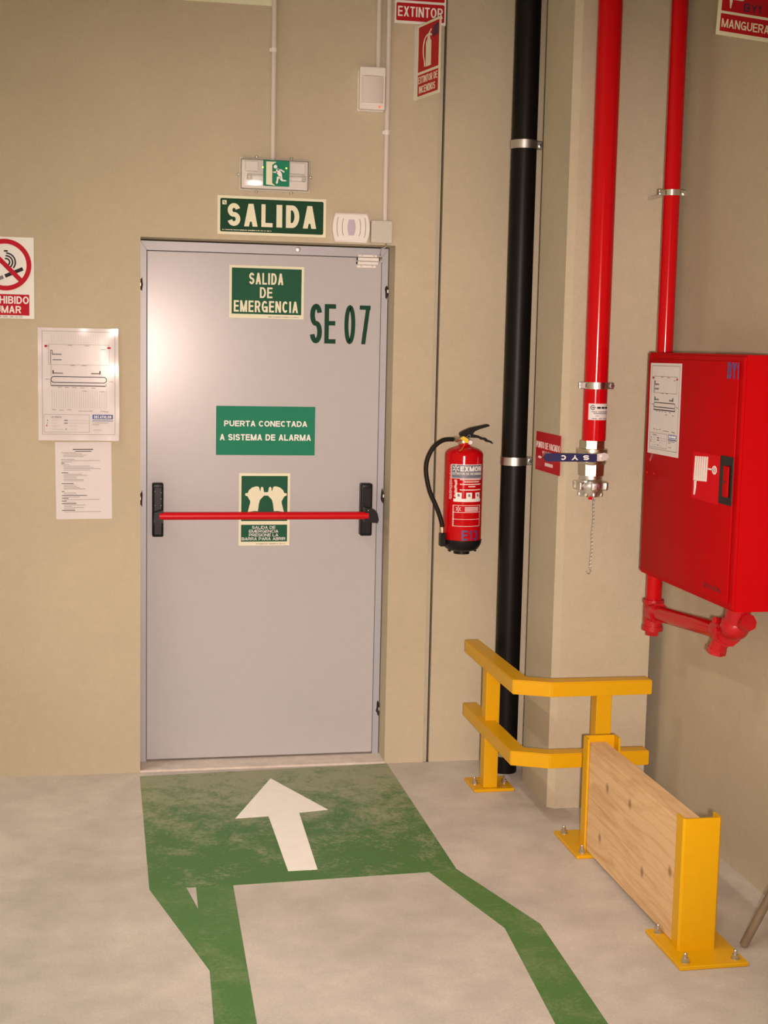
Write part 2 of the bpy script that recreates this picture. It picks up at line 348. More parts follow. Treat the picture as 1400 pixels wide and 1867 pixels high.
# sans-serif capitals as strokes in a unit box: p = bent stroke, c = closed stroke, d = slanted stroke cut level at both ends
GLYPH = {
 'A': (1.0, [('d', (.5, 1), (0, 0)), ('d', (.5, 1), (1, 0)), ('p', [(.22, .27), (.78, .27)])]),
 'B': (.95, [('p', [(0, 0), (0, 1)]), ('p', [(0, 1), (.55, 1)]+_E(.55, .76, .4, .24, 90, -90)+[(0, .52)]), ('p', [(0, .52), (.58, .52)]+_E(.58, .26, .42, .26, 90, -90)+[(0, 0)])]),
 'C': (1.0, [('p', _E(.5, .5, .5, .5, 42, 318, 24))]),
 'D': (1.0, [('c', [(0, 0), (0, 1), (.42, 1)]+_E(.42, .5, .58, .5, 80, -80, 16)+[(.42, 0)])]),
 'E': (.88, [('p', [(0, 0), (0, 1)]), ('p', [(0, 1), (1, 1)]), ('p', [(0, .52), (.92, .52)]), ('p', [(0, 0), (1, 0)])]),
 'F': (.84, [('p', [(0, 0), (0, 1)]), ('p', [(0, 1), (1, 1)]), ('p', [(0, .5), (.88, .5)])]),
 'G': (1.05, [('p', _E(.5, .5, .5, .5, 42, 335, 24)), ('p', [(.58, .44), (1, .44), (1, 0)])]),
 'H': (.98, [('p', [(0, 0), (0, 1)]), ('p', [(1, 0), (1, 1)]), ('p', [(0, .52), (1, .52)])]),
 'I': (.0, [('p', [(.5, 0), (.5, 1)])]),
 'L': (.84, [('p', [(0, 0), (0, 1)]), ('p', [(0, 0), (1, 0)])]),
 'M': (1.22, [('p', [(0, 0), (0, 1)]), ('p', [(1, 0), (1, 1)]), ('d', (0, 1), (.5, 0)), ('d', (1, 1), (.5, 0))]),
 'N': (1.0, [('p', [(0, 0), (0, 1)]), ('p', [(1, 0), (1, 1)]), ('d', (0, 1), (1, 0))]),
 'O': (1.06, [('c', _O)]),
 'P': (.93, [('p', [(0, 0), (0, 1)]), ('p', [(0, 1), (.55, 1)]+_E(.55, .72, .45, .28, 90, -90)+[(0, .44)])]),
 'R': (.98, [('p', [(0, 0), (0, 1)]), ('p', [(0, 1), (.55, 1)]+_E(.55, .73, .43, .27, 90, -90)+[(0, .46)]), ('d', (.55, .5), (1, 0))]),
 'S': (.95, [('p', _E(.5, .75, .48, .25, 15, 255, 16)+_E(.5, .255, .5, .255, 80, -165, 16))]),
 'T': (.88, [('p', [(0, 1), (1, 1)]), ('p', [(.5, 0), (.5, 1)])]),
 'U': (.98, [('p', [(0, 1), (0, .36)]+_E(.5, .36, .5, .36, 180, 360, 14)+[(1, 1)])]),
 'V': (.98, [('d', (0, 1), (.5, 0)), ('d', (1, 1), (.5, 0))]),
 'X': (.98, [('d', (0, 1), (1, 0)), ('d', (1, 1), (0, 0))]),
 'Y': (.98, [('d', (0, 1), (.5, .4)), ('d', (1, 1), (.5, .4)), ('p', [(.5, 0), (.5, .44)])]),
 'Z': (.9, [('p', [(0, 1), (1, 1)]), ('p', [(0, 0), (1, 0)]), ('d', (1, 1), (0, 0))]),
 '0': (.8, [('c', _O)]),
 '1': (.5, [('p', [(.7, 0), (.7, 1)]), ('d', (.7, 1), (.05, .72))]),
 '2': (.8, [('p', _E(.5, .7, .48, .3, 165, -35, 14)+[(0, 0)]), ('p', [(0, 0), (1, 0)])]),
 '3': (.8, [('p', _E(.48, .74, .45, .26, 150, -80, 12)), ('p', _E(.48, .26, .5, .26, 80, -150, 12))]),
 '5': (.8, [('p', [(.95, 1), (.14, 1), (.06, .5)]+_E(.48, .33, .5, .33, 125, -150, 14))]),
 '6': (.8, [('c', _E(.5, .32, .5, .32, 0, 360, 20)[:-1]), ('p', _E(.62, .42, .62, .58, 180, 75, 10))]),
 '7': (.8, [('p', [(0, 1), (1, 1)]), ('d', (.97, 1), (.30, 0))]),
 '8': (.8, [('c', _E(.5, .75, .44, .25, 0, 360, 18)[:-1]), ('c', _E(.5, .26, .5, .26, 0, 360, 18)[:-1])]),
 '-': (.5, [('p', [(.1, .42), (.9, .42)])]),
 '/': (.5, [('d', (1, 1), (0, 0))]),
}
def text_bm(s, x0, x1, z0, z1, y, t=0.0006, weight=0.17, gap=0.11, flip=False, cap=0.34):
    """sans-serif lettering as raised strokes in the local x-z plane, front towards -y, fitted to a box"""
    H = z1-z0; th = weight*H
    nat, sp = [], 0.42
    for c in s: nat.append(None if c == ' ' else GLYPH[c][0])
    ng = len(s)-1; fixed = sum(th for n in nat if n == 0.0)
    gapw = gap*H
    flex = sum(n for n in nat if n) + sp*sum(1 for n in nat if n is None)
    k = (x1-x0-fixed-gapw*ng)/max(flex, 1e-6)
    if k < 0.34*H:      # condensed line: tighten the gaps and strokes too
        gapw = min(gapw*0.62, 0.2*k); k = (x1-x0-fixed-gapw*ng)/max(flex, 1e-6); th = min(th, cap*k)
        fixed = sum(th for n in nat if n == 0.0); k = (x1-x0-fixed-gapw*ng)/max(flex, 1e-6)
    bm = new()
    def put(L, R):
        lift[0] += 1     # overlapping strokes lie a hair apart
        F = [[bm.verts.new((a, yy, b)) for a, b in P] for yy in (y, y-t-0.00006*(lift[0] % 5)) for P in (L, R)]
        return F
    def strip(L, R, closed):
        n = len(L); A, B, A2, B2 = put(L, R); rng = range(n if closed else n-1)
        for i in rng:
            j = (i+1) % n
            bm.faces.new((A2[i], A2[j], B2[j], B2[i])); bm.faces.new((A[i], A2[i], A2[j], A[j])); bm.faces.new((B[i], B[j], B2[j], B2[i]))
        if not closed:
            for i in (0, n-1): bm.faces.new((A[i], B[i], B2[i], A2[i]))
    cx = x0; lift = [0]
    for c, n in zip(s, nat):
        if n is None: cx += sp*k+gapw; continue
        wd = th if n == 0.0 else n*k
        full = th; th = min(th, (cap+0.02)*wd) if n else th
        gx = lambda u: cx+th/2+u*(wd-th); gz = lambda v: z0+th/2+v*(H-th)
        for g in GLYPH[c][1]:
            if g[0] == 'd':
                (u0, v0), (u1, v1) = g[1], g[2]
                za = z0+v0*H if v0 in (0, 1) else gz(v0); zb = z0+v1*H if v1 in (0, 1) else gz(v1)
                xa, xb = gx(u0), gx(u1); dz = abs(za-zb); hw = th/2*min(1.5, math.hypot(xa-xb, dz)/max(dz, 1e-6))
                q = lambda u, x: min(max(x, cx+hw), cx+wd-hw) if wd > 2*hw else x
                xa, xb = q(u0, xa), q(u1, xb)
                strip([(xa-hw, za), (xb-hw, zb)], [(xa+hw, za), (xb+hw, zb)], False)
                continue
            P = [Vector((gx(u), gz(v))) for u, v in g[1]]; closed = g[0] == 'c'; n_ = len(P); L, Rr = [], []
            if not closed:
                d = (P[1]-P[0]).normalized(); e = (P[-1]-P[-2]).normalized()
                if abs(d.x) < 1e-6 or abs(d.y) < 1e-6: P[0] = P[0]-d*th/2
                if abs(e.x) < 1e-6 or abs(e.y) < 1e-6: P[-1] = P[-1]+e*th/2
            for i in range(n_):
                a = P[i-1] if (i or closed) else None; b = P[(i+1) % n_] if (i < n_-1 or closed) else None
                d1 = (P[i]-a).normalized() if a is not None and (P[i]-a).length > 1e-9 else None
                d2 = (b-P[i]).normalized() if b is not None and (b-P[i]).length > 1e-9 else None
                d1 = d1 or d2; d2 = d2 or d1
                tn = d1+d2
                if tn.length < 1e-6: tn = d1
                tn.normalize(); nn = Vector((-tn.y, tn.x)); m_ = th/2/max(0.6, abs(nn.dot(Vector((-d1.y, d1.x)))))
                L.append((P[i].x+nn.x*m_, P[i].y+nn.y*m_)); Rr.append((P[i].x-nn.x*m_, P[i].y-nn.y*m_))
            strip(L, Rr, closed)
        cx += wd+gapw; th = full
    if flip:
        for v in bm.verts: v.co.x = x0+x1-v.co.x; v.co.z = z0+z1-v.co.z
    return bm
def letters(parent, s, x0, x1, z0, z1, y, m, **k):
    return link('lettering', text_bm(s, x0, x1, z0, z1, y, **k), m, parent)
def wrap(bm, r):
    """bend a flat x-z drawing (front towards -y) around a vertical cylinder of radius r at the origin"""
    xs = [v.co.x for v in bm.verts]; k = math.floor(min(xs)/0.005)+1
    while k*0.005 < max(xs):
        bmesh.ops.bisect_plane(bm, geom=list(bm.verts)+list(bm.edges)+list(bm.faces), plane_co=(k*0.005, 0, 0), plane_no=(1, 0, 0)); k += 1
    for v in bm.verts:
        a = v.co.x/r; rr = r-v.co.y; v.co = (rr*math.sin(a), -rr*math.cos(a), v.co.z)
    return bm
def densify(x0, x1, z0, z1, y0, y1, n=14):
    bm = new()
    for i in range(n):
        a, b = x0+(x1-x0)*i/n, x0+(x1-x0)*(i+1)/n; box(bm, a, b, y0, y1, z0, z1)
    bmesh.ops.remove_doubles(bm, verts=list(bm.verts), dist=1e-6)
    return bm
def bars(rows, y, t=0.0004):
    bm = new()
    for (x0, x1, z0, z1) in rows: box(bm, x0, x1, y-t, y, z0, z1)
    return bm
def plate(parent, name, x0, x1, z0, z1, y, t, m, r=0.0):
    bm = new()
    if r: prism(bm, rrect(x0, x1, z0, z1, r), y-t, y)
    else: box(bm, x0, x1, y-t, y, z0, z1)
    return link(name, bm, m, parent)

# ------------------------------------------------------------------ the setting
RW = 1.92       # right wall
OX0, OX1, OZ = 0.0, 0.990, 2.10     # door opening
HC = 6.6
bm = new(); box(bm, -5.2, RW+0.2, -11.2, 0.0, -0.15, 0.0); fo = struct(link('floor', bm, 'concrete'))
bm = new(); box(bm, -5.2, RW+0.2, -11.2, 0.5, HC, HC+0.15); struct(link('ceiling', bm, 'ceiling_white'))
wb = bpy.data.objects.new('wall_back', None); C.objects.link(wb); struct(wb)
bm = new(); SX = 1.152
for a, b_, c_, d_ in ((-5.2, OX0, 0, HC), (OX0, OX1, OZ, HC), (OX1, SX, 0, HC)):
    box(bm, a, b_, 0.0, 0.25, c_, d_)
bmesh.ops.remove_doubles(bm, verts=list(bm.verts), dist=1e-5)
link('wall_panel', bm, 'wall_plaster', wb)
bm = new(); box(bm, 1.177, RW+0.2, 0.0, 0.25, 0, HC); link('wall_panel', bm, 'wall_plaster', wb)
bm = new(); box(bm, SX, 1.168, 0.004, 0.25, 0, HC); link('joint_filler', bm, 'seal_strip', wb)
bm = new(); box(bm, 1.168, 1.177, 0.03, 0.25, 0, HC); link('joint_gap', bm, 'gap_dark', wb, label='dark open joint between two wall panels')
bm = new(); box(bm, RW, RW+0.2, -11.2, 0.0, 0, HC); struct(link('wall_right', bm, 'wall_plaster'))
bm = new(); box(bm, -5.4, -5.2, -11.2, 0.25, 0, HC); struct(link('wall_left', bm, 'wall_plaster'))
bm = new(); box(bm, -5.4, RW+0.2, -11.4, -11.2, 0, HC); struct(link('wall_rear', bm, 'wall_plaster'))
bm = new(); prism(bm, [(1.514, -0.64), (1.862, -0.64), (1.862, -0.30), (1.49, -0.30), (1.49, -0.618)], 0.0, HC, 'z')
pl = struct(link('wall_pillar', bm, 'pillar_plaster'))
bm = new(); box(bm, OX0, OX1, 0.0, 0.25, -0.15, 0.008); struct(link('trim_1', bm, 'sill_concrete')); 

# ------------------------------------------------------------------ door
D = 0.12
door = bpy.data.objects.new('door_1', None); C.objects.link(door); struct(door); door.location = (0.495, D, 0.008)
door['label'] = 'grey steel emergency exit door with a red push bar'
def dpart(name, bm, m, parent=None, smooth=False):
    # built in world numbers, stored relative to the door
    for v in bm.verts: v.co -= Vector((0.495, D, 0.008))
    return link(name, bm, m, parent or door, smooth)
FL, FR, FT = 0.002, 0.986, 2.094
LL, LR, LT, LB = 0.028, 0.9585, 2.056, 0.016
fr = new(); prism(fr, [(FL, 0.008), (LL-0.002, 0.008), (LL-0.002, LT+0.002), (FL, FT)], D, D+0.06); dpart('frame_jamb', fr, 'frame_grey')
fr = new(); prism(fr, [(FR, 0.008), (LR+0.002, 0.008), (LR+0.002, LT+0.002), (FR, FT)], D, D+0.06); dpart('frame_jamb', fr, 'frame_grey')
fr = new(); prism(fr, [(FL+0.0008, FT), (LL-0.0012, LT+0.0026), (LR+0.0012, LT+0.0026), (FR-0.0008, FT)], D, D+0.06); dpart('frame_head', fr, 'frame_grey')
dpart('door_leaf', rbox(LL, LR, D-0.003, D+0.045, LB, LT, 0.002, 1), 'door_grey')
gp = new(); box(gp, OX0, OX1, D+0.06, D+0.10, 0.008, OZ); dpart('frame_gap', gp, 'gap_dark')
# fixing lugs of the frame with broken plaster round them
for (lx, lz, sd) in ((0.002, 1.925, -1), (0.002, 1.085, -1), (0.986, 1.925, 1), (0.986, 1.095, 1), (0.986, 0.20, 1)):
    b2 = new(); pts = []
    n = 11
    for k in range(n):
        t = 2*PI*k/n; rr = random.uniform(0.6, 1.15)
        pts.append((lx-sd*0.004+0.008*rr*math.cos(t), lz+0.034*rr*math.sin(t)))
    prism(b2, pts, D-0.0012, D+0.004); o = dpart('broken_gap', b2, 'gap_dark')
    dpart('fixing_lug', rbox(lx-0.004, lx+0.003, D-0.010, D+0.01, lz-0.007, lz+0.007, 0.0015), 'galvanised')
b2 = new(); dome(b2, (0.62, D-0.0005, 2.080), (0, -1, 0), 0.010, 0.002); dpart('fixing_lug', b2, 'galvanised')
# push bar
for (hx0, hx1, side) in ((0.048, 0.092, 'L'), (0.884, 0.932, 'R')):
    h = dpart('bar_housing', rbox(hx0, hx1, D-0.052, D-0.003, 0.936, 1.150, 0.006, 3), 'black_plastic', smooth=True)
    b2 = rbox(hx0+0.006, hx1-0.006, D-0.056, D-0.05, 0.945, 1.135, 0.0025, 2); dpart('housing_cover', b2, 'black_plastic')
    if side == 'L':
        for (a, z) in ((0.01, 1.118), (0.034, 1.113), (0.034, 1.088), (0.01, 1.062), (0.034, 1.062)):
            b2 = new(); dome(b2, (hx0+a, D-0.056, z), (0, -1, 0), 0.0022, 0.002); dpart('screw', b2, 'steel')
        b2 = new(); prism(b2, [(hx0+0.004, 1.0), (hx1-0.004, 1.0), (hx1-0.004, 1.050), (hx0+0.008, 1.04)], D-0.112, D-0.05); dpart('bar_lever', b2, 'black_plastic')
    else:
        b2 = new(); prism(b2, [(hx0+0.006, 1.0), (hx1+0.012, 0.996), (hx1+0.016, 1.010), (hx1+0.010, 1.036), (hx1, 1.05), (hx0+0.006, 1.06)], D-0.112, D-0.04); dpart('bar_lever', b2, 'black_plastic')
        b2 = new(); dome(b2, (hx0+0.020, D-0.112, 1.048), (0, -1, 0), 0.003, 0.003); dpart('screw', b2, 'steel')
b2 = new(); prism(b2, ell(D-0.101, 1.026, 0.016, 0.0155, 24), 0.074, 0.906, 'x'); dpart('push_bar', b2, 'bar_red', smooth=True)
b2 = new(); box(b2, 0.066, 0.075, D-0.108, D-0.094, 1.013, 1.016); dpart('bar_pin', b2, 'steel')

# ------------------------------------------------------------------ floor paint
fm = thing('floor_marking', 'green painted path on the concrete leading to the exit door', 'floor marking')
def painted(name, pts, m, parent, z=0.0012):
    bm = new(); prism(bm, pts, 0.0, z, 'z'); return link(name, bm, m, parent)
painted('green_patch', [(-0.003, -0.052), (1.0, -0.004), (1.0, -1.187), (0.905, -1.201), (0.262, -1.225), (0.0, -1.223)], 'green_floor_paint', fm)
painted('green_strip', [(0.0, -1.223), (0.115, -1.226), (0.141, -1.401), (0.145, -1.827)], 'green_strip_paint', fm)
painted('green_strip', [(0.145, -1.226), (0.262, -1.225), (0.241, -2.149), (0.215, -3.3), (0.105, -3.3), (0.134, -2.133), (0.145, -1.827), (0.141, -1.401)], 'green_strip_paint', fm)
painted('green_strip', [(0.905, -1.201), (1.0, -1.187), (1.142, -1.656), (1.126, -2.284), (1.095, -3.3), (0.965, -3.3), (0.992, -2.264), (1.028, -1.668)], 'green_strip_paint', fm)
ar = new(); prism(ar, [(0.504, -0.147), (0.325, -0.599), (0.446, -0.590), (0.449, -1.132), (0.546, -1.131), (0.561, -0.566), (0.671, -0.547)], 0.0012, 0.0022, 'z')
tag(link('floor_arrow', ar, 'arrow_white'), 'white arrow painted on the green floor patch, pointing at the door', 'arrow')

# ------------------------------------------------------------------ signs on wall and door
def sign(name, label, x0, x1, z0, z1, y, cat='sign', rz=0.0, m='sign_cream', t=0.002, **k):
    o = thing(name, label, cat, (x0, y, z0), rz, **k)
    plate(o, 'sign_board', 0, x1-x0, 0, z1-z0, 0.0, t, m)
    return o
# SALIDA
s = sign('exit_sign', 'long green SALIDA sign with cream border above the door', 0.291, 0.711, 2.121, 2.267, 0.0)
plate(s, 'green_panel', 0.010, 0.410, 0.010, 0.136, -0.002, 0.0005, 'sign_dark_green', 0.006)
letters(s, 'SALIDA', 0.038, 0.382, 0.032, 0.118, -0.0025, 'sign_cream', weight=0.26, gap=0.17)
b2 = new(); box(b2, 0.018, 0.034, -0.003, -0.0025, 0.112, 0.128); lg = link('logo', b2, 'sign_cream', s)
b2 = new(); prism(b2, [(0.021, 0.125), (0.024, 0.125), (0.031, 0.115), (0.028, 0.115)], -0.0034, -0.003); link('logo_stroke', b2, 'sign_dark_green', s)
link('small_print', bars([(0.018+0.0062*k, 0.018+0.0062*k+random.uniform(0.002, 0.0056), 0.0155, 0.019) for k in range(31)], -0.0025), 'sign_cream', s)
# SALIDA DE EMERGENCIA on the leaf
DL = D-0.003
s = sign('emergency_exit_sign', 'green SALIDA DE EMERGENCIA sign with cream border on the door', 0.348, 0.645, 1.805, 2.011, DL)
plate(s, 'green_panel', 0.010, 0.287, 0.016, 0.196, -0.002, 0.0005, 'sign_green')
letters(s, 'SALIDA', 0.078, 0.214, 0.133, 0.178, -0.0025, 'sign_cream', weight=0.161)
letters(s, 'DE', 0.121, 0.171, 0.080, 0.122, -0.0025, 'sign_cream', weight=0.161)
letters(s, 'EMERGENCIA', 0.018, 0.274, 0.024, 0.069, -0.0025, 'sign_cream', weight=0.161)
link('small_print', bars([(0.155+0.006*k, 0.155+0.006*k+random.uniform(0.002, 0.005), 0.005, 0.0085) for k in range(21)], -0.002), 'print_grey', s)
# SE 07
s = thing('door_number', 'dark green vinyl door number SE 07 on the grey leaf', 'lettering', (0.671, DL, 1.711))
letters(s, 'SE', 0.0, 0.105, 0.0, 0.157, 0.0, 'vinyl_green', weight=0.16, cap=0.37)
letters(s, '07', 0.140, 0.246, 0.0, 0.155, 0.0, 'vinyl_green', weight=0.16, cap=0.355)
# PUERTA CONECTADA
s = sign('alarm_notice', 'plain teal green notice PUERTA CONECTADA A SISTEMA DE ALARMA', 0.300, 0.698, 1.260, 1.456, DL, m='teal_green', t=0.0015)
letters(s, 'PUERTA CONECTADA', 0.032, 0.366, 0.115, 0.138, -0.0015, 'sign_white', weight=0.208)
letters(s, 'A SISTEMA DE ALARMA', 0.015, 0.382, 0.059, 0.084, -0.0015, 'sign_white', weight=0.208)
# push bar instruction
s = sign('push_bar_sign', 'green sign of two gripping hands behind the red push bar', 0.394, 0.600, 0.893, 1.187, DL)
plate(s, 'picture_panel', 0.009, 0.196, 0.100, 0.283, -0.002, 0.0005, 'sign_green')
plate(s, 'text_panel', 0.009, 0.196, 0.016, 0.085, -0.002, 0.0005, 'sign_green')
for i, (tx, a, b_) in enumerate((('SALIDA DE', 0.053, 0.148), ('EMERGENCIA', 0.041, 0.160), ('PRESIONE LA', 0.041, 0.160), ('BARRA PARA ABRIR', 0.012, 0.189))):
    letters(s, tx, a, b_, 0.068-0.0155*i, 0.080-0.0155*i, -0.0025, 'sign_white', weight=0.155)
hand = [(0.035, 0.136), (0.044, 0.170), (0.045, 0.181), (0.034, 0.200), (0.025, 0.204), (0.024, 0.211), (0.029, 0.214), (0.034, 0.213), (0.040, 0.226), (0.052, 0.236), (0.064, 0.240), (0.073, 0.241), (0.080, 0.238), (0.084, 0.222), (0.086, 0.222), (0.087, 0.235), (0.092, 0.240), (0.097, 0.235), (0.100, 0.218), (0.1085, 0.217), (0.1085, 0.204), (0.100, 0.203), (0.084, 0.186), (0.080, 0.170), (0.076, 0.140), (0.064, 0.141), (0.050, 0.139)]
for mir in (False, True):
    pts = [(0.217-x if mir else x, z) for x, z in hand]
    b2 = new(); prism(b2, pts, -0.0031, -0.0025); link('hand_picture', b2, 'sign_cream', s)
link('small_print', bars([(0.070+0.006*k, 0.070+0.006*k+random.uniform(0.002, 0.005), 0.005, 0.0085) for k in range(20)], -0.002), 'print_grey', s)
# no smoking
s = sign('no_smoking_sign', 'white and red PROHIBIDO FUMAR no smoking sign at the left edge', -0.605, -0.395, 1.780, 2.082, 0.0, m='sign_white')
cx, cz = 0.105, 0.199
b2 = new(); ring2d(b2, cx, cz, 0.0955, 0.078, -0.0036, -0.002, 56); link('prohibition_ring', b2, 'print_red', s)
b2 = new(); prism(b2, [(cx-0.0625, cz+0.0505), (cx-0.0505, cz+0.0625), (cx+0.0625, cz-0.0505), (cx+0.0505, cz-0.0625)], -0.0040, -0.0030); link('prohibition_slash', b2, 'print_red', s)
def rotbar(x0, x1, h, ang, ox, oz):
    c, q = math.cos(ang), math.sin(ang)
    return [(ox+x*c-z*q, oz+x*q+z*c) for x, z in ((x0, -h), (x1, -h), (x1, h), (x0, h))]
b2 = new(); prism(b2, rotbar(-0.005, 0.066, 0.0066, 0.42, cx+0.004, cz-0.040), -0.0026, -0.002); link('cigarette', b2, 'print_black', s)
b2 = new(); prism(b2, rotbar(-0.050, -0.012, 0.0066, 0.42, cx+0.004, cz-0.040), -0.0026, -0.002); link('cigarette', b2, 'print_grey', s)
for (r_, a0, a1) in ((0.0155, -80, 110), (0.026, -60, 95), (0.036, -40, 90)):
    b2 = new(); ring2d(b2, cx+0.004, cz+0.010, r_, r_-0.0055, -0.0026, -0.002, 18, a0=a0, a1=a1); link('smoke_curl', b2, 'print_black', s)
b2 = new(); box(b2, cx-0.004, cx+0.010, -0.0026, -0.002, cz+0.048, cz+0.054); link('smoke_curl', b2, 'print_black', s)
plate(s, 'red_panel', 0.011, 0.192, 0.012, 0.090, -0.002, 0.0005, 'print_red')
letters(s, 'PROHIBIDO', 0.014, 0.190, 0.055, 0.083, -0.0025, 'sign_white', weight=0.182)
letters(s, 'FUMAR', 0.046, 0.162, 0.020, 0.047, -0.0025, 'sign_white', weight=0.182)
letters(s, 'LEY 28/2005 DEL 26-12-05', 0.02, 0.166, 0.0030, 0.0095, -0.002, 'print_grey', weight=0.130)
# sign at the top edge of the picture, left of the conduit
s = sign('top_edge_sign', 'cream bordered sign high on the wall, left of the conduit', 0.072, 0.492, 2.979, 3.277, 0.0)
plate(s, 'dark_panel', 0.010, 0.407, 0.0215, 0.286, -0.002, 0.0005, 'sign_backdark')
# EXTINTOR wall sign
s = sign('extinguisher_wall_sign', 'flat red EXTINTOR sign on the wall at the top edge', 0.967, 1.1695, 2.948, 3.246, 0.0, m='sign_white')
plate(s, 'text_panel', 0.006, 0.1965, 0.010, 0.077, -0.002, 0.0005, 'sign_red', 0.005)
plate(s, 'picture_panel', 0.006, 0.1965, 0.086, 0.290, -0.002, 0.0005, 'sign_red', 0.005)
letters(s, 'EXTINTOR', 0.012, 0.190, 0.026, 0.064, -0.0025, 'sign_white', weight=0.151)
b2 = new(); prism(b2, rrect(0.080, 0.112, 0.115, 0.235, 0.01), -0.003, -0.0025); link('extinguisher_picture', b2, 'sign_white', s)
# projecting EXTINTOR DE INCENDIOS flag: wall flange and blade
fa = math.atan2(-0.198, 0.045)
s = thing('extinguisher_flag_sign', 'projecting red EXTINTOR DE INCENDIOS flag sign with extinguisher picture', 'sign', (1.062, -0.002, 2.660), fa)
FH = 0.281; FWd = 0.203
plate(s, 'sign_board', 0, FWd, 0, FH, 0.0, 0.003, 'sign_cream')
plate(s, 'picture_panel', 0.012, FWd-0.012, 0.102, FH-0.010, -0.003, 0.0005, 'sign_red')
plate(s, 'text_panel', 0.012, FWd-0.012, 0.012, 0.092, -0.003, 0.0005, 'sign_red')
letters(s, 'EXTINTOR DE', 0.018, FWd-0.018, 0.058, 0.084, -0.0035, 'sign_cream', weight=0.140)
letters(s, 'INCENDIOS', 0.026, FWd-0.035, 0.021, 0.048, -0.0035, 'sign_cream', weight=0.140)
b2 = new(); prism(b2, rrect(0.080, 0.126, 0.114, 0.212, 0.006)[:0] or [(0.080, 0.114), (0.126, 0.114), (0.126, 0.205), (0.116, 0.214), (0.112, 0.226), (0.094, 0.226), (0.090, 0.214), (0.080, 0.205)], -0.0041, -0.0035); link('extinguisher_picture', b2, 'sign_cream', s)
b2 = new(); prism(b2, [(0.092, 0.226), (0.112, 0.226), (0.128, 0.222), (0.130, 0.227), (0.113, 0.236), (0.128, 0.246), (0.122, 0.250), (0.096, 0.234)], -0.0041, -0.0035); link('extinguisher_picture', b2, 'sign_cream', s)
hp = smoothpath([(0.094, -0.0038, 0.232), (0.072, -0.0038, 0.222), (0.058, -0.0038, 0.195), (0.060, -0.0038, 0.160), (0.070, -0.0038, 0.135), (0.073, -0.0038, 0.116)], 4)
b2 = new(); tube(b2, hp, 0.0026, 6); link('extinguisher_picture', b2, 'sign_cream', s)
b2 = new(); prism(b2, [(0.140, 0.215), (0.185, 0.220), (0.186, 0.262), (0.150, 0.258), (0.136, 0.240)], -0.0040, -0.0035); link('ink_scribble', b2, 'marker_dark', s)
s2 = new()
cf, sf = math.cos(-fa), math.sin(-fa)
def toflag(x, y): dx, dy = x-1.062, y+0.002; return (dx*cf-dy*sf, dx*sf+dy*cf)
q = [toflag(1.047, 0.0), toflag(1.063, 0.0), toflag(1.063, -0.003), toflag(1.047, -0.003)]
prism(s2, q, 0.0, FH, 'z'); link('wall_flange', s2, 'grey_plastic', s)
# MANGUERA sign projecting from the right wall
s = thing('hose_sign', 'red MANGUERA hose sign with cream border at the top right corner', 'sign', (1.7215, -1.30, 2.687), 0.10, ry=0.055)
plate(s, 'sign_board', 0, 0.198, 0, 0.298, 0.0, 0.003, 'sign_cream')
plate(s, 'text_panel', 0.011, 0.188, 0.012, 0.065, -0.003, 0.0005, 'sign_red')
plate(s, 'picture_panel', 0.011, 0.188, 0.073, 0.288, -0.003, 0.0005, 'sign_red')
letters(s, 'MANGUERA', 0.016, 0.184, 0.024, 0.050, -0.0035, 'sign_cream', weight=0.146)
b2 = new(); prism(b2, [(0.040, 0.083), (0.043, 0.083), (0.047, 0.110), (0.036, 0.110)], -0.0041, -0.0035); link('hose_picture', b2, 'sign_cream', s)
b2 = new(); prism(b2, rrect(0.030, 0.090, 0.110, 0.220, 0.012), -0.0041, -0.0035); link('hose_picture', b2, 'sign_cream', s)
letters(s, 'BY1', 0.088, 0.150, 0.080, 0.105, -0.0035, 'marker_dark', weight=0.182)
# PUNTO DE VACIADO on the pillar side (faces -x)
s = thing('drain_point_sign', 'red PUNTO DE VACIADO Y LIMPIEZA sign on the pillar behind the valve', 'sign', (1.49, -0.339, 1.250), -PI/2)
plate(s, 'sign_board', 0, 0.298, 0, 0.146, 0.0, 0.0015, 'sign_red')
letters(s, 'PUNTO DE VACIADO', 0.006, 0.293, 0.085, 0.109, -0.0015, 'sign_white', weight=0.130)
letters(s, 'Y LIMPIEZA', 0.085, 0.225, 0.054, 0.076, -0.0015, 'sign_white', weight=0.130)
b2 = new(); prism(b2, ell(0.055, 0.050, 0.022, 0.005, 12), -0.002, -0.0015); link('hose_picture', b2, 'sign_white', s)
link('small_print', bars([(0.12+0.014*k, 0.12+0.014*k+0.009, 0.022, 0.034) for k in range(7)], -0.0015), 'sign_white', s)

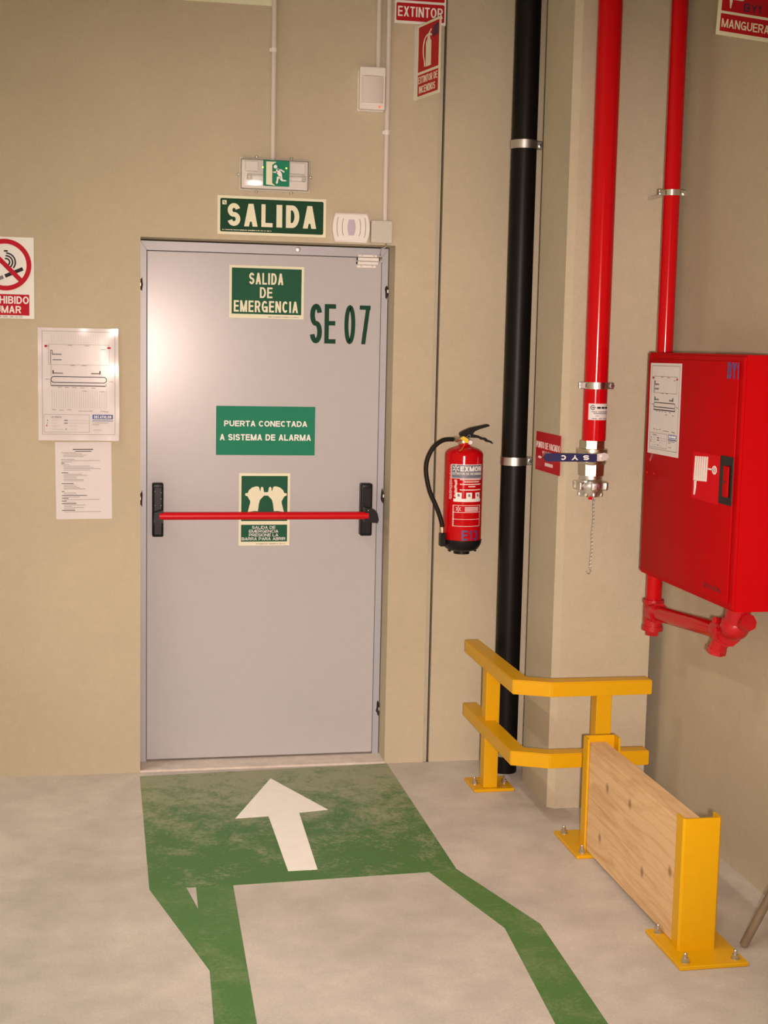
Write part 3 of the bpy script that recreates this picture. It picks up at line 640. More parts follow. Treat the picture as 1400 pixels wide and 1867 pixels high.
# ------------------------------------------------------------------ notices
def plan_sheet(o, W, H, y, lam):
    """evacuation plan print in a W x H sheet"""
    X = lambda u: u*W; Z = lambda v: (1-v)*H
    def lines(rows, th, m, nm='plan_lines'):
        if not lam: th *= 1.5
        bmx = new()
        for (u0, v0, u1, v1) in rows:
            x0, x1 = sorted((X(u0), X(u1))); z0, z1 = sorted((Z(v0), Z(v1)))
            box(bmx, x0-th/2, x1+th/2, y-0.0004, y, z0-th/2, z1+th/2)
        return link(nm, bmx, m, o, kind='stuff')
    lines([(0.05, 0.03, 0.95, 0.03), (0.05, 0.945, 0.95, 0.945), (0.05, 0.03, 0.05, 0.945), (0.95, 0.03, 0.95, 0.945)], 0.0011, 'print_grey', 'sheet_border')
    lines([(0.13, 0.145, 0.88, 0.145), (0.13, 0.325, 0.88, 0.325), (0.13, 0.145, 0.13, 0.325), (0.88, 0.145, 0.88, 0.325), (0.16, 0.325, 0.16, 0.43)], 0.0009, 'print_grey')
    lines([(0.17+0.03*k, 0.055, 0.17+0.03*k, 0.135) for k in range(23)], 0.0006, 'print_faint')
    lines([(0.17+0.028*k, 0.55, 0.17+0.028*k, 0.71) for k in range(25)], 0.0012, 'print_faint')
    lines([(0.155, 0.20, 0.155, 0.315), (0.175, 0.20, 0.175, 0.235), (0.155, 0.198, 0.175, 0.198)], 0.0018, 'print_black')
    lines([(0.185, 0.233, 0.285, 0.233), (0.185, 0.282, 0.285, 0.282), (0.185, 0.40, 0.30, 0.40), (0.66, 0.40, 0.76, 0.40)], 0.0040, 'print_grey', 'plan_shelving')
    lines([(0.185, 0.38, 0.185, 0.402), (0.765, 0.38, 0.765, 0.402)], 0.0040, 'print_black', 'plan_shelving')
    bmx = new()
    for (u0, u1, v0, v1) in ((0.155, 0.85, 0.428, 0.486),):
        po = rrect(X(u0), X(u1), Z(v1), Z(v0), (Z(v0)-Z(v1))*0.48, 6); th = 0.0027
        pi_ = rrect(X(u0)+th, X(u1)-th, Z(v1)+th, Z(v0)-th, (Z(v0)-Z(v1)-2*th)*0.48, 6)
        n = len(po); A = [bmx.verts.new((a, y-0.0005, b)) for a, b in po]; B = [bmx.verts.new((a, y-0.0005, b)) for a, b in pi_]
        for k in range(n): bmx.faces.new((A[k], A[(k+1) % n], B[(k+1) % n], B[k]))
    link('plan_track', bmx, 'print_black', o)
    lines([(0.155, 0.47, 0.155, 0.505), (0.84, 0.49, 0.84, 0.513), (0.16, 0.509, 0.83, 0.513)], 0.0014, 'print_black')
    lines([(u, v, u+0.05, v) for u, v in ((0.09, 0.16), (0.37, 0.152), (0.58, 0.155), (0.40, 0.33), (0.54, 0.33), (0.24, 0.525), (0.33, 0.527), (0.42, 0.527), (0.52, 0.528), (0.66, 0.53), (0.77, 0.56), (0.55, 0.557), (0.17, 0.725), (0.26, 0.73), (0.36, 0.725), (0.50, 0.735), (0.56, 0.735), (0.62, 0.735), (0.77, 0.735), (0.82, 0.74), (0.09, 0.455), (0.88, 0.47), (0.78, 0.185))], 0.0016, 'print_grey', 'plan_captions')
    lines([(0.085, 0.155, 0.11, 0.17), (0.86, 0.165, 0.895, 0.175), (0.10, 0.862, 0.105, 0.872)], 0.002, 'print_red', 'plan_symbols')
    lines([(0.07, 0.768, 0.63, 0.768), (0.07, 0.925, 0.63, 0.925), (0.07, 0.768, 0.07, 0.925), (0.63, 0.768, 0.63, 0.925)], 0.0009, 'print_grey', 'legend_frame')
    letters(o, 'LEYENDA', X(0.155), X(0.285), Z(0.799), Z(0.783), y, 'print_grey', weight=0.130)
    lines([(0.16, v, 0.16+l, v) for v, l in ((0.82, 0.08), (0.845, 0.06), (0.87, 0.10), (0.90, 0.15))]+[(0.38, v, 0.38+l, v) for v, l in ((0.82, 0.23), (0.845, 0.24), (0.87, 0.10), (0.90, 0.10))], 0.0012, 'print_faint', 'legend_text')
    lines([(0.11, 0.82, 0.115, 0.822), (0.11, 0.845, 0.113, 0.846), (0.32, 0.82, 0.36, 0.82), (0.32, 0.845, 0.36, 0.845), (0.34, 0.897, 0.344, 0.9)], 0.0022, 'print_black', 'legend_symbols')
    bmx = new(); box(bmx, X(0.67), X(0.925), y-0.0004, y, Z(0.806), Z(0.766)); link('logo_panel', bmx, 'print_blue', o)
    letters(o, 'DECATHLON', X(0.69), X(0.905), Z(0.799), Z(0.774), y-0.0004, 'sign_white', weight=0.182)
    lines([(0.67, 0.822, 0.925, 0.822)], 0.0022, 'print_blue', 'address_lines')
    lines([(0.67, 0.840, 0.87, 0.840), (0.67, 0.857, 0.75, 0.857)], 0.0014, 'print_grey', 'address_lines')
    lines([(0.69, 0.905, 0.775, 0.905)], 0.003, 'print_faint', 'address_lines')
o = thing('evacuation_plan', 'laminated A3 evacuation plan on the wall left of the door', 'notice', (-0.383, 0.0, 1.322))
bulge = lambda x, z: -0.0145*x-0.010*(0.427-z)
b2 = new(); NX, NZ = 16, 22; g = [[None]*(NZ+1) for _ in range(NX+1)]
for i in range(NX+1):
    for j in range(NZ+1):
        u, v = i/NX, j/NZ
        e = max(0, abs(u-0.5)-0.40)/0.1; e2 = max(0, abs(v-0.5)-0.43)/0.07
        yy = -0.003-0.0012*e*(0.5+0.5*math.sin(v*17))-0.0012*e2*(0.5+0.5*math.sin(u*15+1))
        g[i][j] = b2.verts.new((u*0.301+0.002*math.sin(v*5)*(u > 0.99), yy+bulge(u*0.301, v*0.427), v*0.427))
for i in range(NX):
    for j in range(NZ): b2.faces.new((g[i][j], g[i+1][j], g[i+1][j+1], g[i][j+1]))
r_ = bmesh.ops.extrude_face_region(b2, geom=list(b2.faces))
for v in [q for q in r_['geom'] if isinstance(q, bmesh.types.BMVert)]: v.co.y = -0.0002
link('laminated_sheet', b2, 'laminated', o, True)
plan_sheet(o, 0.301, 0.427, -0.0046, True)
for c in o.children:
    if not c.name.startswith('laminated_sheet'):
        for v in c.data.vertices: v.co.y += bulge(v.co.x, v.co.z)
o = thing('rules_page', 'white A4 page of printed rules below the evacuation plan', 'notice', (-0.319, 0.0, 1.017), 0.0, ry=-0.010)
plate(o, 'paper_sheet', 0, 0.211, 0, 0.298, 0.0, 0.0008, 'paper')
rows, bold = [], []
zz = 0.262
for (x_, l_, b_) in ((0.022, 0.055, 0), (0.03, 0.07, 0), (0.03, 0.085, 0), (0.03, 0.075, 0), None, (0.022, 0.05, 0), (0.022, 0.145, 0), (0.022, 0.04, 0), (0.022, 0.012, 1), (0.022, 0.03, 0), (0.03, 0.10, 0), (0.03, 0.115, 0), (0.03, 0.14, 0), (0.03, 0.1, 0), None, (0.022, 0.025, 1), (0.03, 0.07, 0), (0.03, 0.09, 0), (0.03, 0.05, 0), (0.03, 0.05, 0), (0.03, 0.075, 0), (0.03, 0.075, 0), None, (0.022, 0.045, 1), (0.03, 0.04, 0), (0.03, 0.05, 0), (0.03, 0.06, 0), (0.03, 0.08, 0), None, (0.022, 0.01, 1), (0.03, 0.045, 0), (0.03, 0.05, 0), (0.022, 0.095, 1), (0.03, 0.06, 0), (0.022, 0.025, 1), (0.03, 0.135, 0), (0.022, 0.018, 1), (0.03, 0.045, 0), (0.022, 0.055, 1), (0.03, 0.08, 0), (0.03, 0.03, 0), (0.03, 0.075, 0), (0.03, 0.04, 0), (0.022, 0.05, 1), (0.03, 0.14, 0))if False else [t if t else (0, 0, 0) for t in [(0.022, 0.055, 0), (0.03, 0.07, 0), (0.03, 0.085, 0), (0.03, 0.075, 0), None, (0.022, 0.05, 0), (0.022, 0.145, 0), (0.022, 0.04, 0), (0.022, 0.012, 1), (0.022, 0.03, 0), (0.03, 0.10, 0), (0.03, 0.115, 0), (0.03, 0.14, 0), (0.03, 0.1, 0), None, (0.022, 0.025, 1), (0.03, 0.07, 0), (0.03, 0.09, 0), (0.03, 0.05, 0), (0.03, 0.05, 0), (0.03, 0.075, 0), (0.03, 0.075, 0), None, (0.022, 0.045, 1), (0.03, 0.04, 0), (0.03, 0.05, 0), (0.03, 0.06, 0), (0.03, 0.08, 0), None, (0.022, 0.01, 1), (0.03, 0.045, 0), (0.03, 0.05, 0), (0.022, 0.095, 1), (0.03, 0.06, 0), (0.022, 0.025, 1), (0.03, 0.135, 0), (0.022, 0.018, 1), (0.03, 0.045, 0), (0.022, 0.055, 1), (0.03, 0.08, 0), (0.03, 0.03, 0), (0.03, 0.075, 0), (0.03, 0.04, 0), (0.022, 0.05, 1), (0.03, 0.14, 0)]]:
    zz -= 0.0052
    if l_: (bold if b_ else rows).append((x_, x_+l_, zz, zz+(0.0022 if b_ else 0.0014)))
link('text_lines', bars(rows, -0.0008), 'print_grey', o); link('heading_lines', bars(bold+[(0.066, 0.142, 0.2680, 0.2712), (0.075, 0.136, 0.2605, 0.2632)], -0.0008), 'print_black', o)

# ------------------------------------------------------------------ devices and conduits above the door
el = thing('emergency_light', 'clear covered emergency light with green running man panel above SALIDA', 'emergency light', (0.376, 0.0, 2.292))
W_, H_, T_ = 0.264, 0.116, 0.066
link('back_tray', rbox(0.004, W_-0.004, -0.020, 0.0, 0.004, H_-0.004, 0.004), 'white_plastic', el)
plate(el, 'reflector', 0.012, W_-0.012, 0.012, H_-0.012, -0.020, 0.006, 'white_plastic')
link('battery_box', rbox(0.016, 0.066, -0.044, -0.026, 0.066, 0.104, 0.003), 'white_plastic', el)
link('battery_box', rbox(0.185, 0.246, -0.044, -0.026, 0.062, 0.104, 0.003), 'white_plastic', el)
b2 = new(); tube(b2, [(0.030, -0.040, 0.044), (0.236, -0.040, 0.044)], 0.011, 16); link('lamp_tube', b2, 'sign_white', el, True)
for x_ in (0.024, 0.230):
    lh = link('lamp_holder', rbox(x_, x_+0.018, -0.052, -0.026, 0.034, 0.056, 0.003), 'grey_plastic', el)
    b2 = new(); box(b2, x_+0.004, x_+0.010, -0.054, -0.052, 0.042, 0.047); link('contact', b2, 'steel', lh)
b2 = rbox(0, W_, -T_, -0.004, 0, H_, 0.010, 3); link('clear_cover', b2, 'clear_cover', el, True)
b2 = new(); ring2d(b2, W_/2, H_/2, 0.140, 0.130, -0.010, -0.003, 4); b2.free()
b2 = new()
for (a, b_, c_, d_) in ((-0.004, W_+0.004, -0.004, 0.001), (-0.004, W_+0.004, H_-0.001, H_+0.004), (-0.004, 0.001, 0.001, H_-0.001), (W_-0.001, W_+0.004, 0.001, H_-0.001)): box(b2, a, b_, -0.012, -0.002, c_, d_)
link('cover_rim', b2, 'grey_plastic', el)
for (x_, z_) in ((0.062, -0.007), (0.196, -0.007), (0.062, H_+0.007), (0.196, H_+0.007), (-0.007, 0.055), (W_+0.007, 0.055)):
    link('clip', rbox(x_-0.007, x_+0.007, -0.014, -0.004, z_-0.006, z_+0.006, 0.002), 'clear_cover', el)
    b2 = new(); dome(b2, (x_, -0.014, z_), (0, -1, 0), 0.004, 0.003); link('clip_screw', b2, 'steel', el)
gx0, gx1 = 0.082, 0.182
plate(el, 'running_man_panel', gx0, gx1, 0.010, 0.106, -T_, 0.0012, 'teal_green')
yb = -T_-0.0012
b2 = new(); prism(b2, [(gx0+0.011, 0.016), (gx0+0.046, 0.012), (gx0+0.034, 0.022), (gx0+0.034, 0.090), (gx0+0.050, 0.101), (gx0+0.011, 0.101)], yb-0.0006, yb); link('door_picture', b2, 'sign_cream', el)
b2 = new(); prism(b2, ell(gx0+0.046, 0.083, 0.0068, 0.007, 16), yb-0.0006, yb); link('runner_picture', b2, 'sign_white', el)
for pts in ([(0.049, 0.074), (0.056, 0.077), (0.070, 0.060), (0.072, 0.046), (0.066, 0.040), (0.055, 0.054), (0.049, 0.062)],
            [(0.053, 0.074), (0.068, 0.074), (0.082, 0.066), (0.079, 0.062), (0.067, 0.069), (0.054, 0.070)],
            [(0.036, 0.061), (0.052, 0.060), (0.054, 0.065), (0.048, 0.066), (0.036, 0.064)],
            [(0.062, 0.040), (0.072, 0.046), (0.074, 0.036), (0.088, 0.034), (0.088, 0.030), (0.070, 0.030), (0.064, 0.036)],
            [(0.052, 0.046), (0.064, 0.048), (0.064, 0.042), (0.058, 0.038), (0.056, 0.022), (0.050, 0.019), (0.048, 0.024), (0.051, 0.032)]):
    b2 = new(); prism(b2, [(gx0+x, z) for x, z in pts], yb-0.0006, yb); link('runner_picture', b2, 'sign_white', el)
for x_ in (0.080, 0.170):
    b2 = new(); dome(b2, (x_, yb-0.0002, 0.079), (0, -1, 0), 0.0032, 0.003); link('indicator', b2, 'led_yellow', el)

def conduit(name, label, x, z0, z1, r, clips):
    o = thing(name, label, 'conduit', (x, -r-0.004, z0), group='white wall conduits')
    b = new(); tube(b, [(0, 0, 0), (0, 0, z1-z0)], r, 16); link('tube', b, 'conduit_white', o, True)
    for z in clips:
        b = new(); tube(b, [(0, 0, z-z0-0.008), (0, 0, z-z0+0.008)], r+0.002, 16); k = link('clip', b, 'white_plastic', o, True)
        link('clip_foot', rbox(-r-0.007, -r, -0.004, r+0.004, z-z0-0.007, z-z0+0.007, 0.002), 'white_plastic', k)
    return o
conduit('conduit', 'white conduit running down to the emergency light', 0.500, 2.405, 4.88, 0.0102, (2.815, 3.6))
conduit('conduit', 'short white conduit ending on top of the motion detector', 0.904, 2.760, 4.88, 0.0098, (3.5,))
conduit('conduit', 'white conduit running down to the square junction box', 0.943, 2.185, 4.88, 0.0102, (2.53, 3.5))
# motion detector
pr = thing('motion_detector', 'white motion detector with grey lens high above the door', 'detector', (0.828, 0.0, 2.607))
link('back_plate', rbox(-0.003, 0.100, -0.016, 0.0, 0.0, 0.156, 0.003), 'white_plastic', pr)
b2 = new(); prism(b2, rrect(0.0, 0.098, 0.003, 0.160, 0.004), -0.046, -0.014); bmesh.ops.bevel(b2, geom=list(b2.edges), offset=0.002, segments=1, affect='EDGES'); link('housing', b2, 'white_plastic', pr)
link('top_cap', rbox(-0.001, 0.099, -0.052, -0.014, 0.128, 0.161, 0.003), 'white_plastic', pr)
b2 = new(); prism(b2, [(0.005, -0.045)]+[(0.005+0.088*k/12, -0.046-0.010*math.sin(PI*k/12)**0.6) for k in range(13)]+[(0.093, -0.045)], 0.027, 0.1265, 'z'); link('lens', b2, 'pir_lens', pr, True)
b2 = new(); prism(b2, ell(0.078, 0.014, 0.005, 0.005, 12), -0.0475, -0.045); link('indicator', b2, 'led_red', pr)
# siren
si = thing('alarm_sounder', 'barrel shaped white alarm sounder beside the SALIDA sign', 'alarm', (0.733, 0.0, 2.105))
def barrel(x0, x1, z0, z1, bulge, n=10):
    p = []
    for k in range(n+1):
        t = k/n; p.append((x1-bulge+bulge*math.sin(PI*t), z0+(z1-z0)*t))
    for k in range(n+1):
        t = k/n; p.append((x0+bulge-bulge*math.sin(PI*t), z1-(z1-z0)*t))
    return p
b2 = new(); prism(b2, barrel(0, 0.146, 0.0, 0.110, 0.011), -0.034, 0.0); bmesh.ops.bevel(b2, geom=[e for e in b2.edges if all(abs(v.co.y+0.034) < 1e-5 for v in e.verts)], offset=0.005, segments=3, affect='EDGES'); link('housing', b2, 'white_plastic', si, True)
b2 = new(); prism(b2, barrel(0.058, 0.090, 0.026, 0.086, 0.006), -0.0358, -0.034); link('lens', b2, 'lens_lilac', si)
for (cxx, sg, rr, hh) in ((0.020, -1, 0.006, 0.037), (0.041, -1, 0.006, 0.032), (0.107, 1, 0.006, 0.032), (0.127, 1, 0.006, 0.037)):
    P = [(cxx+sg*rr*math.cos(PI/2*k/8)-sg*rr*0.5, -0.0338, 0.057+hh*math.sin(PI/2*k/8)) for k in range(-8, 9)]
    b2 = new(); tube(b2, P, 0.0012, 6); link('slot', b2, 'print_grey', si)
# junction box
jb = thing('junction_box', 'small square grey junction box at the top right of the door', 'junction box', (0.886, 0.0, 2.106))
link('box_body', rbox(0, 0.084, -0.026, 0, 0, 0.086, 0.004), 'grey_plastic', jb)
link('box_lid', rbox(-0.001, 0.085, -0.036, -0.027, -0.001, 0.087, 0.004, 3), 'grey_plastic', jb)
for (x_, z_) in ((0.010, 0.010), (0.074, 0.010), (0.010, 0.076), (0.074, 0.076)):
    b2 = new(); prism(b2, ell(x_, z_, 0.003, 0.003, 10), -0.0366, -0.036); link('lid_screw', b2, 'conduit_white', jb)
# contact switch and its cable
dc = thing('door_contact', 'pale door contact switch of four bars in the door top corner', 'switch', (0.857, DL, 2.014))
for (x0, x1, z0, z1, dy, nm) in ((0.004, 0.082, 0.044, 0.054, 0.004, 'mount_strip'), (0.002, 0.088, 0.029, 0.042, 0.014, 'switch_body'), (0.001, 0.085, 0.014, 0.026, 0.014, 'magnet_body'), (0.0, 0.078, 0.002, 0.012, 0.004, 'mount_strip')):
    link(nm, rbox(x0, x1, -dy, 0, z0, z1, 0.0015), 'white_plastic', dc)
for (x0, z0, z1) in ((-0.002, 0.030, 0.041), (0.087, 0.030, 0.041), (-0.003, 0.015, 0.025)):
    link('end_cap', rbox(x0, x0+0.005, -0.013, 0, z0, z1, 0.001), 'black_plastic', dc)
for (x_, z_) in ((0.020, 0.049), (0.068, 0.049), (0.018, 0.007), (0.062, 0.007)):
    b2 = new(); dome(b2, (x_, -0.004, z_), (0, -1, 0), 0.003, 0.0015); link('screw', b2, 'steel', dc)
wr = new(); tube(wr, smoothpath([(0.948, -0.012, 2.106), (0.950, -0.010, 2.094), (0.944, 0.06, 2.088), (0.950, DL-0.012, 2.070), (0.956, DL-0.012, 2.05), (0.9535, DL-0.008, 2.036)], 5), 0.0030, 8)
tag(link('switch_cable', wr, 'steel', None, True), 'short bent metal cable from the junction box to the door contact', 'cable')

# ------------------------------------------------------------------ fire extinguisher
EX, EY = 1.2690, -0.092
ex = thing('fire_extinguisher', 'red fire extinguisher with black hose hung on the wall', 'extinguisher', (EX, EY, 0.886))
PX = lambda px: (px-846.5)*0.002245
PZ = lambda py: 1.346-(py-800)*0.002207-0.886
R = 0.0765
prof = [(R, PZ(985)), (R, PZ(829)), (R*0.985, PZ(825.5)), (R*0.945, PZ(822.6)), (R*0.88, PZ(820.2)), (R*0.79, PZ(818.2)), (R*0.68, PZ(816.4)), (R*0.55, PZ(814.9)), (R*0.42, PZ(813.4)), (R*0.33, PZ(812.2))]
prof += [(0.023, PZ(811)), (0.023, PZ(807))]
b2 = new(); lathe(b2, prof, seg=56); link('cylinder', b2, 'red_gloss', ex, True)
b2 = new(); lathe(b2, [(0.032, PZ(1008.5)), (0.032, PZ(1003)), (0.050, PZ(1002)), (0.066, PZ(998)), (0.0765, PZ(989)), (0.0785, PZ(983)), (0.0785, PZ(981)), (0.0768, PZ(981))], seg=48); link('base_skirt', b2, 'black_plastic', ex, True)
for x_ in (-0.052, 0.052):
    link('skirt_foot', rbox(x_-0.004, x_+0.004, -0.02, 0.0, PZ(1004), PZ(998), 0.001), 'black_plastic', ex)
b2 = new(); tube(b2, [(-0.004, 0, PZ(809)), (-0.004, 0, PZ(796))], [0.021, 0.018], 20); link('valve_body', b2, 'nickel_brass', ex, True)
b2 = new(); tube(b2, [(-0.010, -0.014, PZ(799)), (-0.043, -0.014, PZ(800.5))], 0.0085, 14); tube(b2, [(-0.030, -0.014, PZ(799.5)), (-0.043, -0.014, PZ(800.5))], 0.0115, 8); link('hose_coupling', b2, 'nickel_brass', ex)
# levers (outlines in the x-z plane, real thickness in y)
up = [(837, 790), (840, 787), (856, 779.5), (887, 773), (890, 774), (890.5, 776.5), (872, 782), (863, 785.5), (858, 795), (849, 796), (838, 795)]
b2 = new(); prism(b2, [(PX(a), PZ(b)) for a, b in up], -0.013, 0.013); bmesh.ops.bevel(b2, geom=list(b2.edges), offset=0.0015, segments=1, affect='EDGES'); link('carry_handle', b2, 'black_plastic', ex)
lo = [(850, 791.5), (860, 791), (872, 794), (878, 797), (884, 797.5), (888, 801), (894, 803), (898, 807), (897, 808.5), (893, 806), (886, 805), (881, 801), (876, 801), (871, 798), (862, 797.5), (852, 797)]
b2 = new(); prism(b2, [(PX(a), PZ(b)) for a, b in lo], -0.010, 0.010); link('squeeze_lever', b2, 'black_plastic', ex)
b2 = new(); prism(b2, [(PX(a), PZ(b)) for a, b in ((837, 797), (842, 794.5), (851, 800), (850, 806), (846, 806.5), (841, 802), (838, 801))], -0.026, -0.013); link('safety_seal', b2, 'yellow_plastic', ex)
b2 = new(); tube(b2, smoothpath([(PX(846), -0.022, PZ(802)), (PX(849), -0.022, PZ(795)), (PX(852), -0.022, PZ(792)), (PX(854.5), -0.022, PZ(794)), (PX(851), -0.022, PZ(801))], 4), 0.0012, 6); link('pin_loop', b2, 'steel', ex)
b2 = new(); prism(b2, ell(PX(854.5), PZ(805.5), 0.0115, 0.0105, 20), -0.024, -0.016); link('pressure_gauge', b2, 'steel', ex)
b2 = new(); prism(b2, ell(PX(854.5), PZ(805.5), 0.008, 0.0075, 18), -0.0250, -0.024); link('gauge_dial', b2, 'sign_white', ex)
b2 = new(); tube(b2, smoothpath([(PX(845), -0.024, PZ(805)), (PX(838), -0.052, PZ(814)), (PX(830), -0.068, PZ(819.5))], 4), 0.0008, 5); link('seal_wire', b2, 'yellow_plastic', ex)
hosep = [(825, 800.5), (806, 802), (789, 813), (778.5, 831), (774.8, 850), (776.8, 871), (783, 895), (792, 914.6), (800.4, 934), (805.5, 950), (807, 960)]
ys = [-0.014, -0.02, -0.028, -0.03, -0.03, -0.03, -0.03, -0.03, -0.03, -0.03, -0.03]
b2 = new(); tube(b2, smoothpath([(PX(a), y_, PZ(b)) for (a, b), y_ in zip(hosep, ys)], 6), 0.0088, 14); link('hose', b2, 'rubber', ex, True)
b2 = new(); tube(b2, [(PX(806.5), -0.03, PZ(958)), (PX(807), -0.03, PZ(968))], 0.0098, 12); link('nozzle_ferrule', b2, 'nickel_brass', ex, True)
b2 = rbox(PX(802.5), PX(813), -0.044, -0.014, PZ(993), PZ(969), 0.004); link('nozzle_holder', b2, 'black_plastic', ex)
b2 = new(); tube(b2, [(PX(807), -0.03, PZ(967)), (PX(809), -0.03, PZ(985))], [0.0075, 0.0095], 12); link('nozzle', b2, 'black_plastic', ex, True)
bk = new(); box(bk, -0.02, 0.02, 0.070, 0.0915, PZ(880), PZ(815)); box(bk, -0.012, 0.012, 0.01, 0.072, PZ(812), PZ(808)); link('wall_bracket', bk, 'steel', ex)
# wrapped labels; the label looks a little to the left of straight out
lab = bpy.data.objects.new('label_ring', None)
def rotlab(bm, a=-0.14):
    bmesh.ops.rotate(bm, verts=list(bm.verts), cent=(0, 0, 0), matrix=Matrix.Rotation(a, 3, 'Z')); return bm
def lbl(name, x0, x1, z0, z1, y, m, t=0.0003): return link(name, rotlab(wrap(densify(x0, x1, z0, z1, y-t, y), R)), m, ex)
def lbt(s_, x0, x1, z0, z1, y, m, **k): return link('lettering', rotlab(wrap(text_bm(s_, x0, x1, z0, z1, y, t=0.0003, **k), R)), m, ex)
zt = PZ(844); zb = PZ(868)
lbl('label_border', -0.060, 0.078, zb-0.002, zt+0.001, -0.0002, 'sign_white')
lbl('label_header', -0.058, 0.076, zb, zt-0.001, -0.0006, 'label_grey')
lbt('EXMON', -0.022, 0.073, zt-0.026, zt-0.006, -0.001, 'sign_white', weight=0.234)
for k in range(6):
    t = PI*k/3+PI/6; b2 = new(); prism(b2, rotbar(0.004, 0.015, 0.0017, t, -0.040, zt-0.0155), -0.0013, -0.0010); link('logo', rotlab(wrap(b2, R)), 'sign_white', ex)
lbt('EXTINTOR DE INCENDIOS', -0.054, 0.073, zt-0.040, zt-0.031, -0.001, 'sign_white', weight=0.143)
rows = [(-0.022+d, 0.072-e, PZ(p_)-0.002, PZ(p_)+0.002) for p_, d, e in ((870.5, 0, 0), (874.5, 0.016, 0.01), (879, 0, 0), (883, 0.034, 0.03), (889, 0, 0))]
bb = new()
for (a, b_, c_, d_) in rows:
    x_ = a
    while x_ < b_:
        e = random.uniform(0.004, 0.009); box(bb, x_, min(x_+e, b_), -0.0006, -0.0002, c_, d_); x_ += e+0.0012
link('instruction_lines', rotlab(wrap(bb, R)), 'sign_white', ex)
for x_ in (-0.038, 0.004, 0.044): lbl('pictogram_box', x_, x_+0.024, PZ(905), PZ(894), -0.0002, 'sign_white')
for x_ in (-0.031, 0.011, 0.051):
    b2 = new(); prism(b2, ell(x_+0.005, PZ(899), 0.005, 0.006, 10), -0.0008, -0.0005); link('pictogram', rotlab(wrap(b2, R)), 'print_grey', ex)
lbl('label_strip', -0.048, 0.074, PZ(910.5), PZ(905), -0.0002, 'sign_white')
bb = new()
for k in range(15): box(bb, -0.046+random.uniform(0, 0.004), -0.036+random.uniform(0, 0.004), -0.0006, -0.0002, PZ(872+2.1*k)-0.0015, PZ(872+2.1*k)+0.0015)
for k in range(30): box(bb, -0.070+random.uniform(0, 0.004), -0.056+random.uniform(-0.003, 0.003), -0.0006, -0.0002, PZ(845+2.1*k)-0.0008, PZ(845+2.1*k)+0.0008)
link('side_print', rotlab(wrap(bb, R)), 'sign_white', ex)
bb = new()
for (a, b_, c_, d_) in ((-0.050, 0.073, PZ(917.5), PZ(916.8)), (-0.050, 0.073, PZ(930), PZ(929.2)), (-0.050, 0.073, PZ(942.5), PZ(941.8)), (-0.050, 0.073, PZ(955), PZ(954.2))):
    for k in range(14): box(bb, a+(b_-a)*k/14, a+(b_-a)*(k+1)/14, -0.0006, -0.0002, c_, d_)
for x_ in (-0.050, -0.046, 0.0715): box(bb, x_, x_+0.0014, -0.0006, -0.0002, PZ(955), PZ(917))
for k in range(4): box(bb, 0.0, 0.062, -0.0006, -0.0002, PZ(920.5+2.2*k)-0.0012, PZ(920.5+2.2*k)+0.0012)
for k in range(6):
    prism(bb, rotbar(0.003, 0.012, 0.0013, PI*k/3+PI/6, -0.026, PZ(923.5)), -0.0006, -0.0002)
link('inspection_label', rotlab(wrap(bb, R)), 'sign_white', ex)
lbt('E13', -0.010, 0.062, PZ(980), PZ(962), -0.0002, 'marker_blue', weight=0.182)

# ------------------------------------------------------------------ pipes
def band_clamp(parent, z, r, h, ear_side, m='galvanised'):
    b = new(); tube(b, [(0, 0, z-h/2), (0, 0, z+h/2)], r+0.003, 32); k = link('pipe_clamp', b, m, parent, True)
    for sg in ear_side:
        b = rbox(min(sg*(r-0.004), sg*(r+0.022)), max(sg*(r-0.004), sg*(r+0.022)), -0.010, 0.004, z-h/2, z+h/2, 0.002); link('clamp_ear', b, m, k)
        b = new(); hexnut(b, (sg*(r+0.014), -0.013, z), (0, -1, 0), 0.008, 0.008); link('clamp_bolt', b, 'steel', k)
    return k
bp_ = thing('drain_pipe', 'thick black plastic drain pipe in the corner behind the yellow rail', 'pipe', (1.456, -0.158, 0.0))
b2 = new(); tube(b2, [(0, 0, 0.0), (0, 0, HC-0.02)], 0.0495, 40); link('pipe_tube', b2, 'black_pipe', bp_, True)
b2 = new(); tube(b2, [(0, 0, 0.070), (0, 0, 0.085)], 0.051, 32); link('pipe_ring', b2, 'galvanised', bp_, True)
for z in (1.265, 2.488): band_clamp(bp_, z, 0.0495, 0.032, (1,))
bk = new()
for z in (1.265, 2.488): box(bk, -0.006, 0.006, 0.045, 0.1575, z-0.006, z+0.006)
link('clamp_rod', bk, 'steel', bp_)

r1 = thing('drain_riser', 'thick red riser pipe on the pillar ending in the drain valve', 'pipe', (1.5855, -0.718, 1.387))
b2 = new(); tube(b2, [(0, 0, 0.0), (0, 0, HC-1.387-0.02)], 0.0425, 40); link('pipe_tube', b2, 'red_gloss', r1, True)
band_clamp(r1, 1.583-1.387, 0.0425, 0.024, (-1, 1), 'steel')
bk = new(); box(bk, -0.006, 0.006, 0.04, 0.0775, 0.190, 0.202); link('clamp_rod', bk, 'steel', r1)
def wl(name, bm, m):
    for v in bm.verts: pass
    return link(name, rotlab(bm, -0.10), m, r1)
b2 = densify(-0.034, 0.048, 0.075, 0.133, -0.0006, -0.0002, 10); wl('paper_label', wrap(b2, 0.0425), 'paper')
b2 = new(); ring2d(b2, -0.018, 0.119, 0.0085, 0.006, -0.0011, -0.0007, 20, a0=40, a1=330); box(b2, -0.021, -0.009, -0.0011, -0.0007, 0.1175, 0.1205); wl('logo', wrap(b2, 0.0425), 'print_black')
bb = bars([(-0.003, 0.010, 0.115, 0.122), (0.013, 0.026, 0.115, 0.122), (0.029, 0.046, 0.115, 0.122)], -0.0007); wl('label_text', wrap(bb, 0.0425), 'print_black')
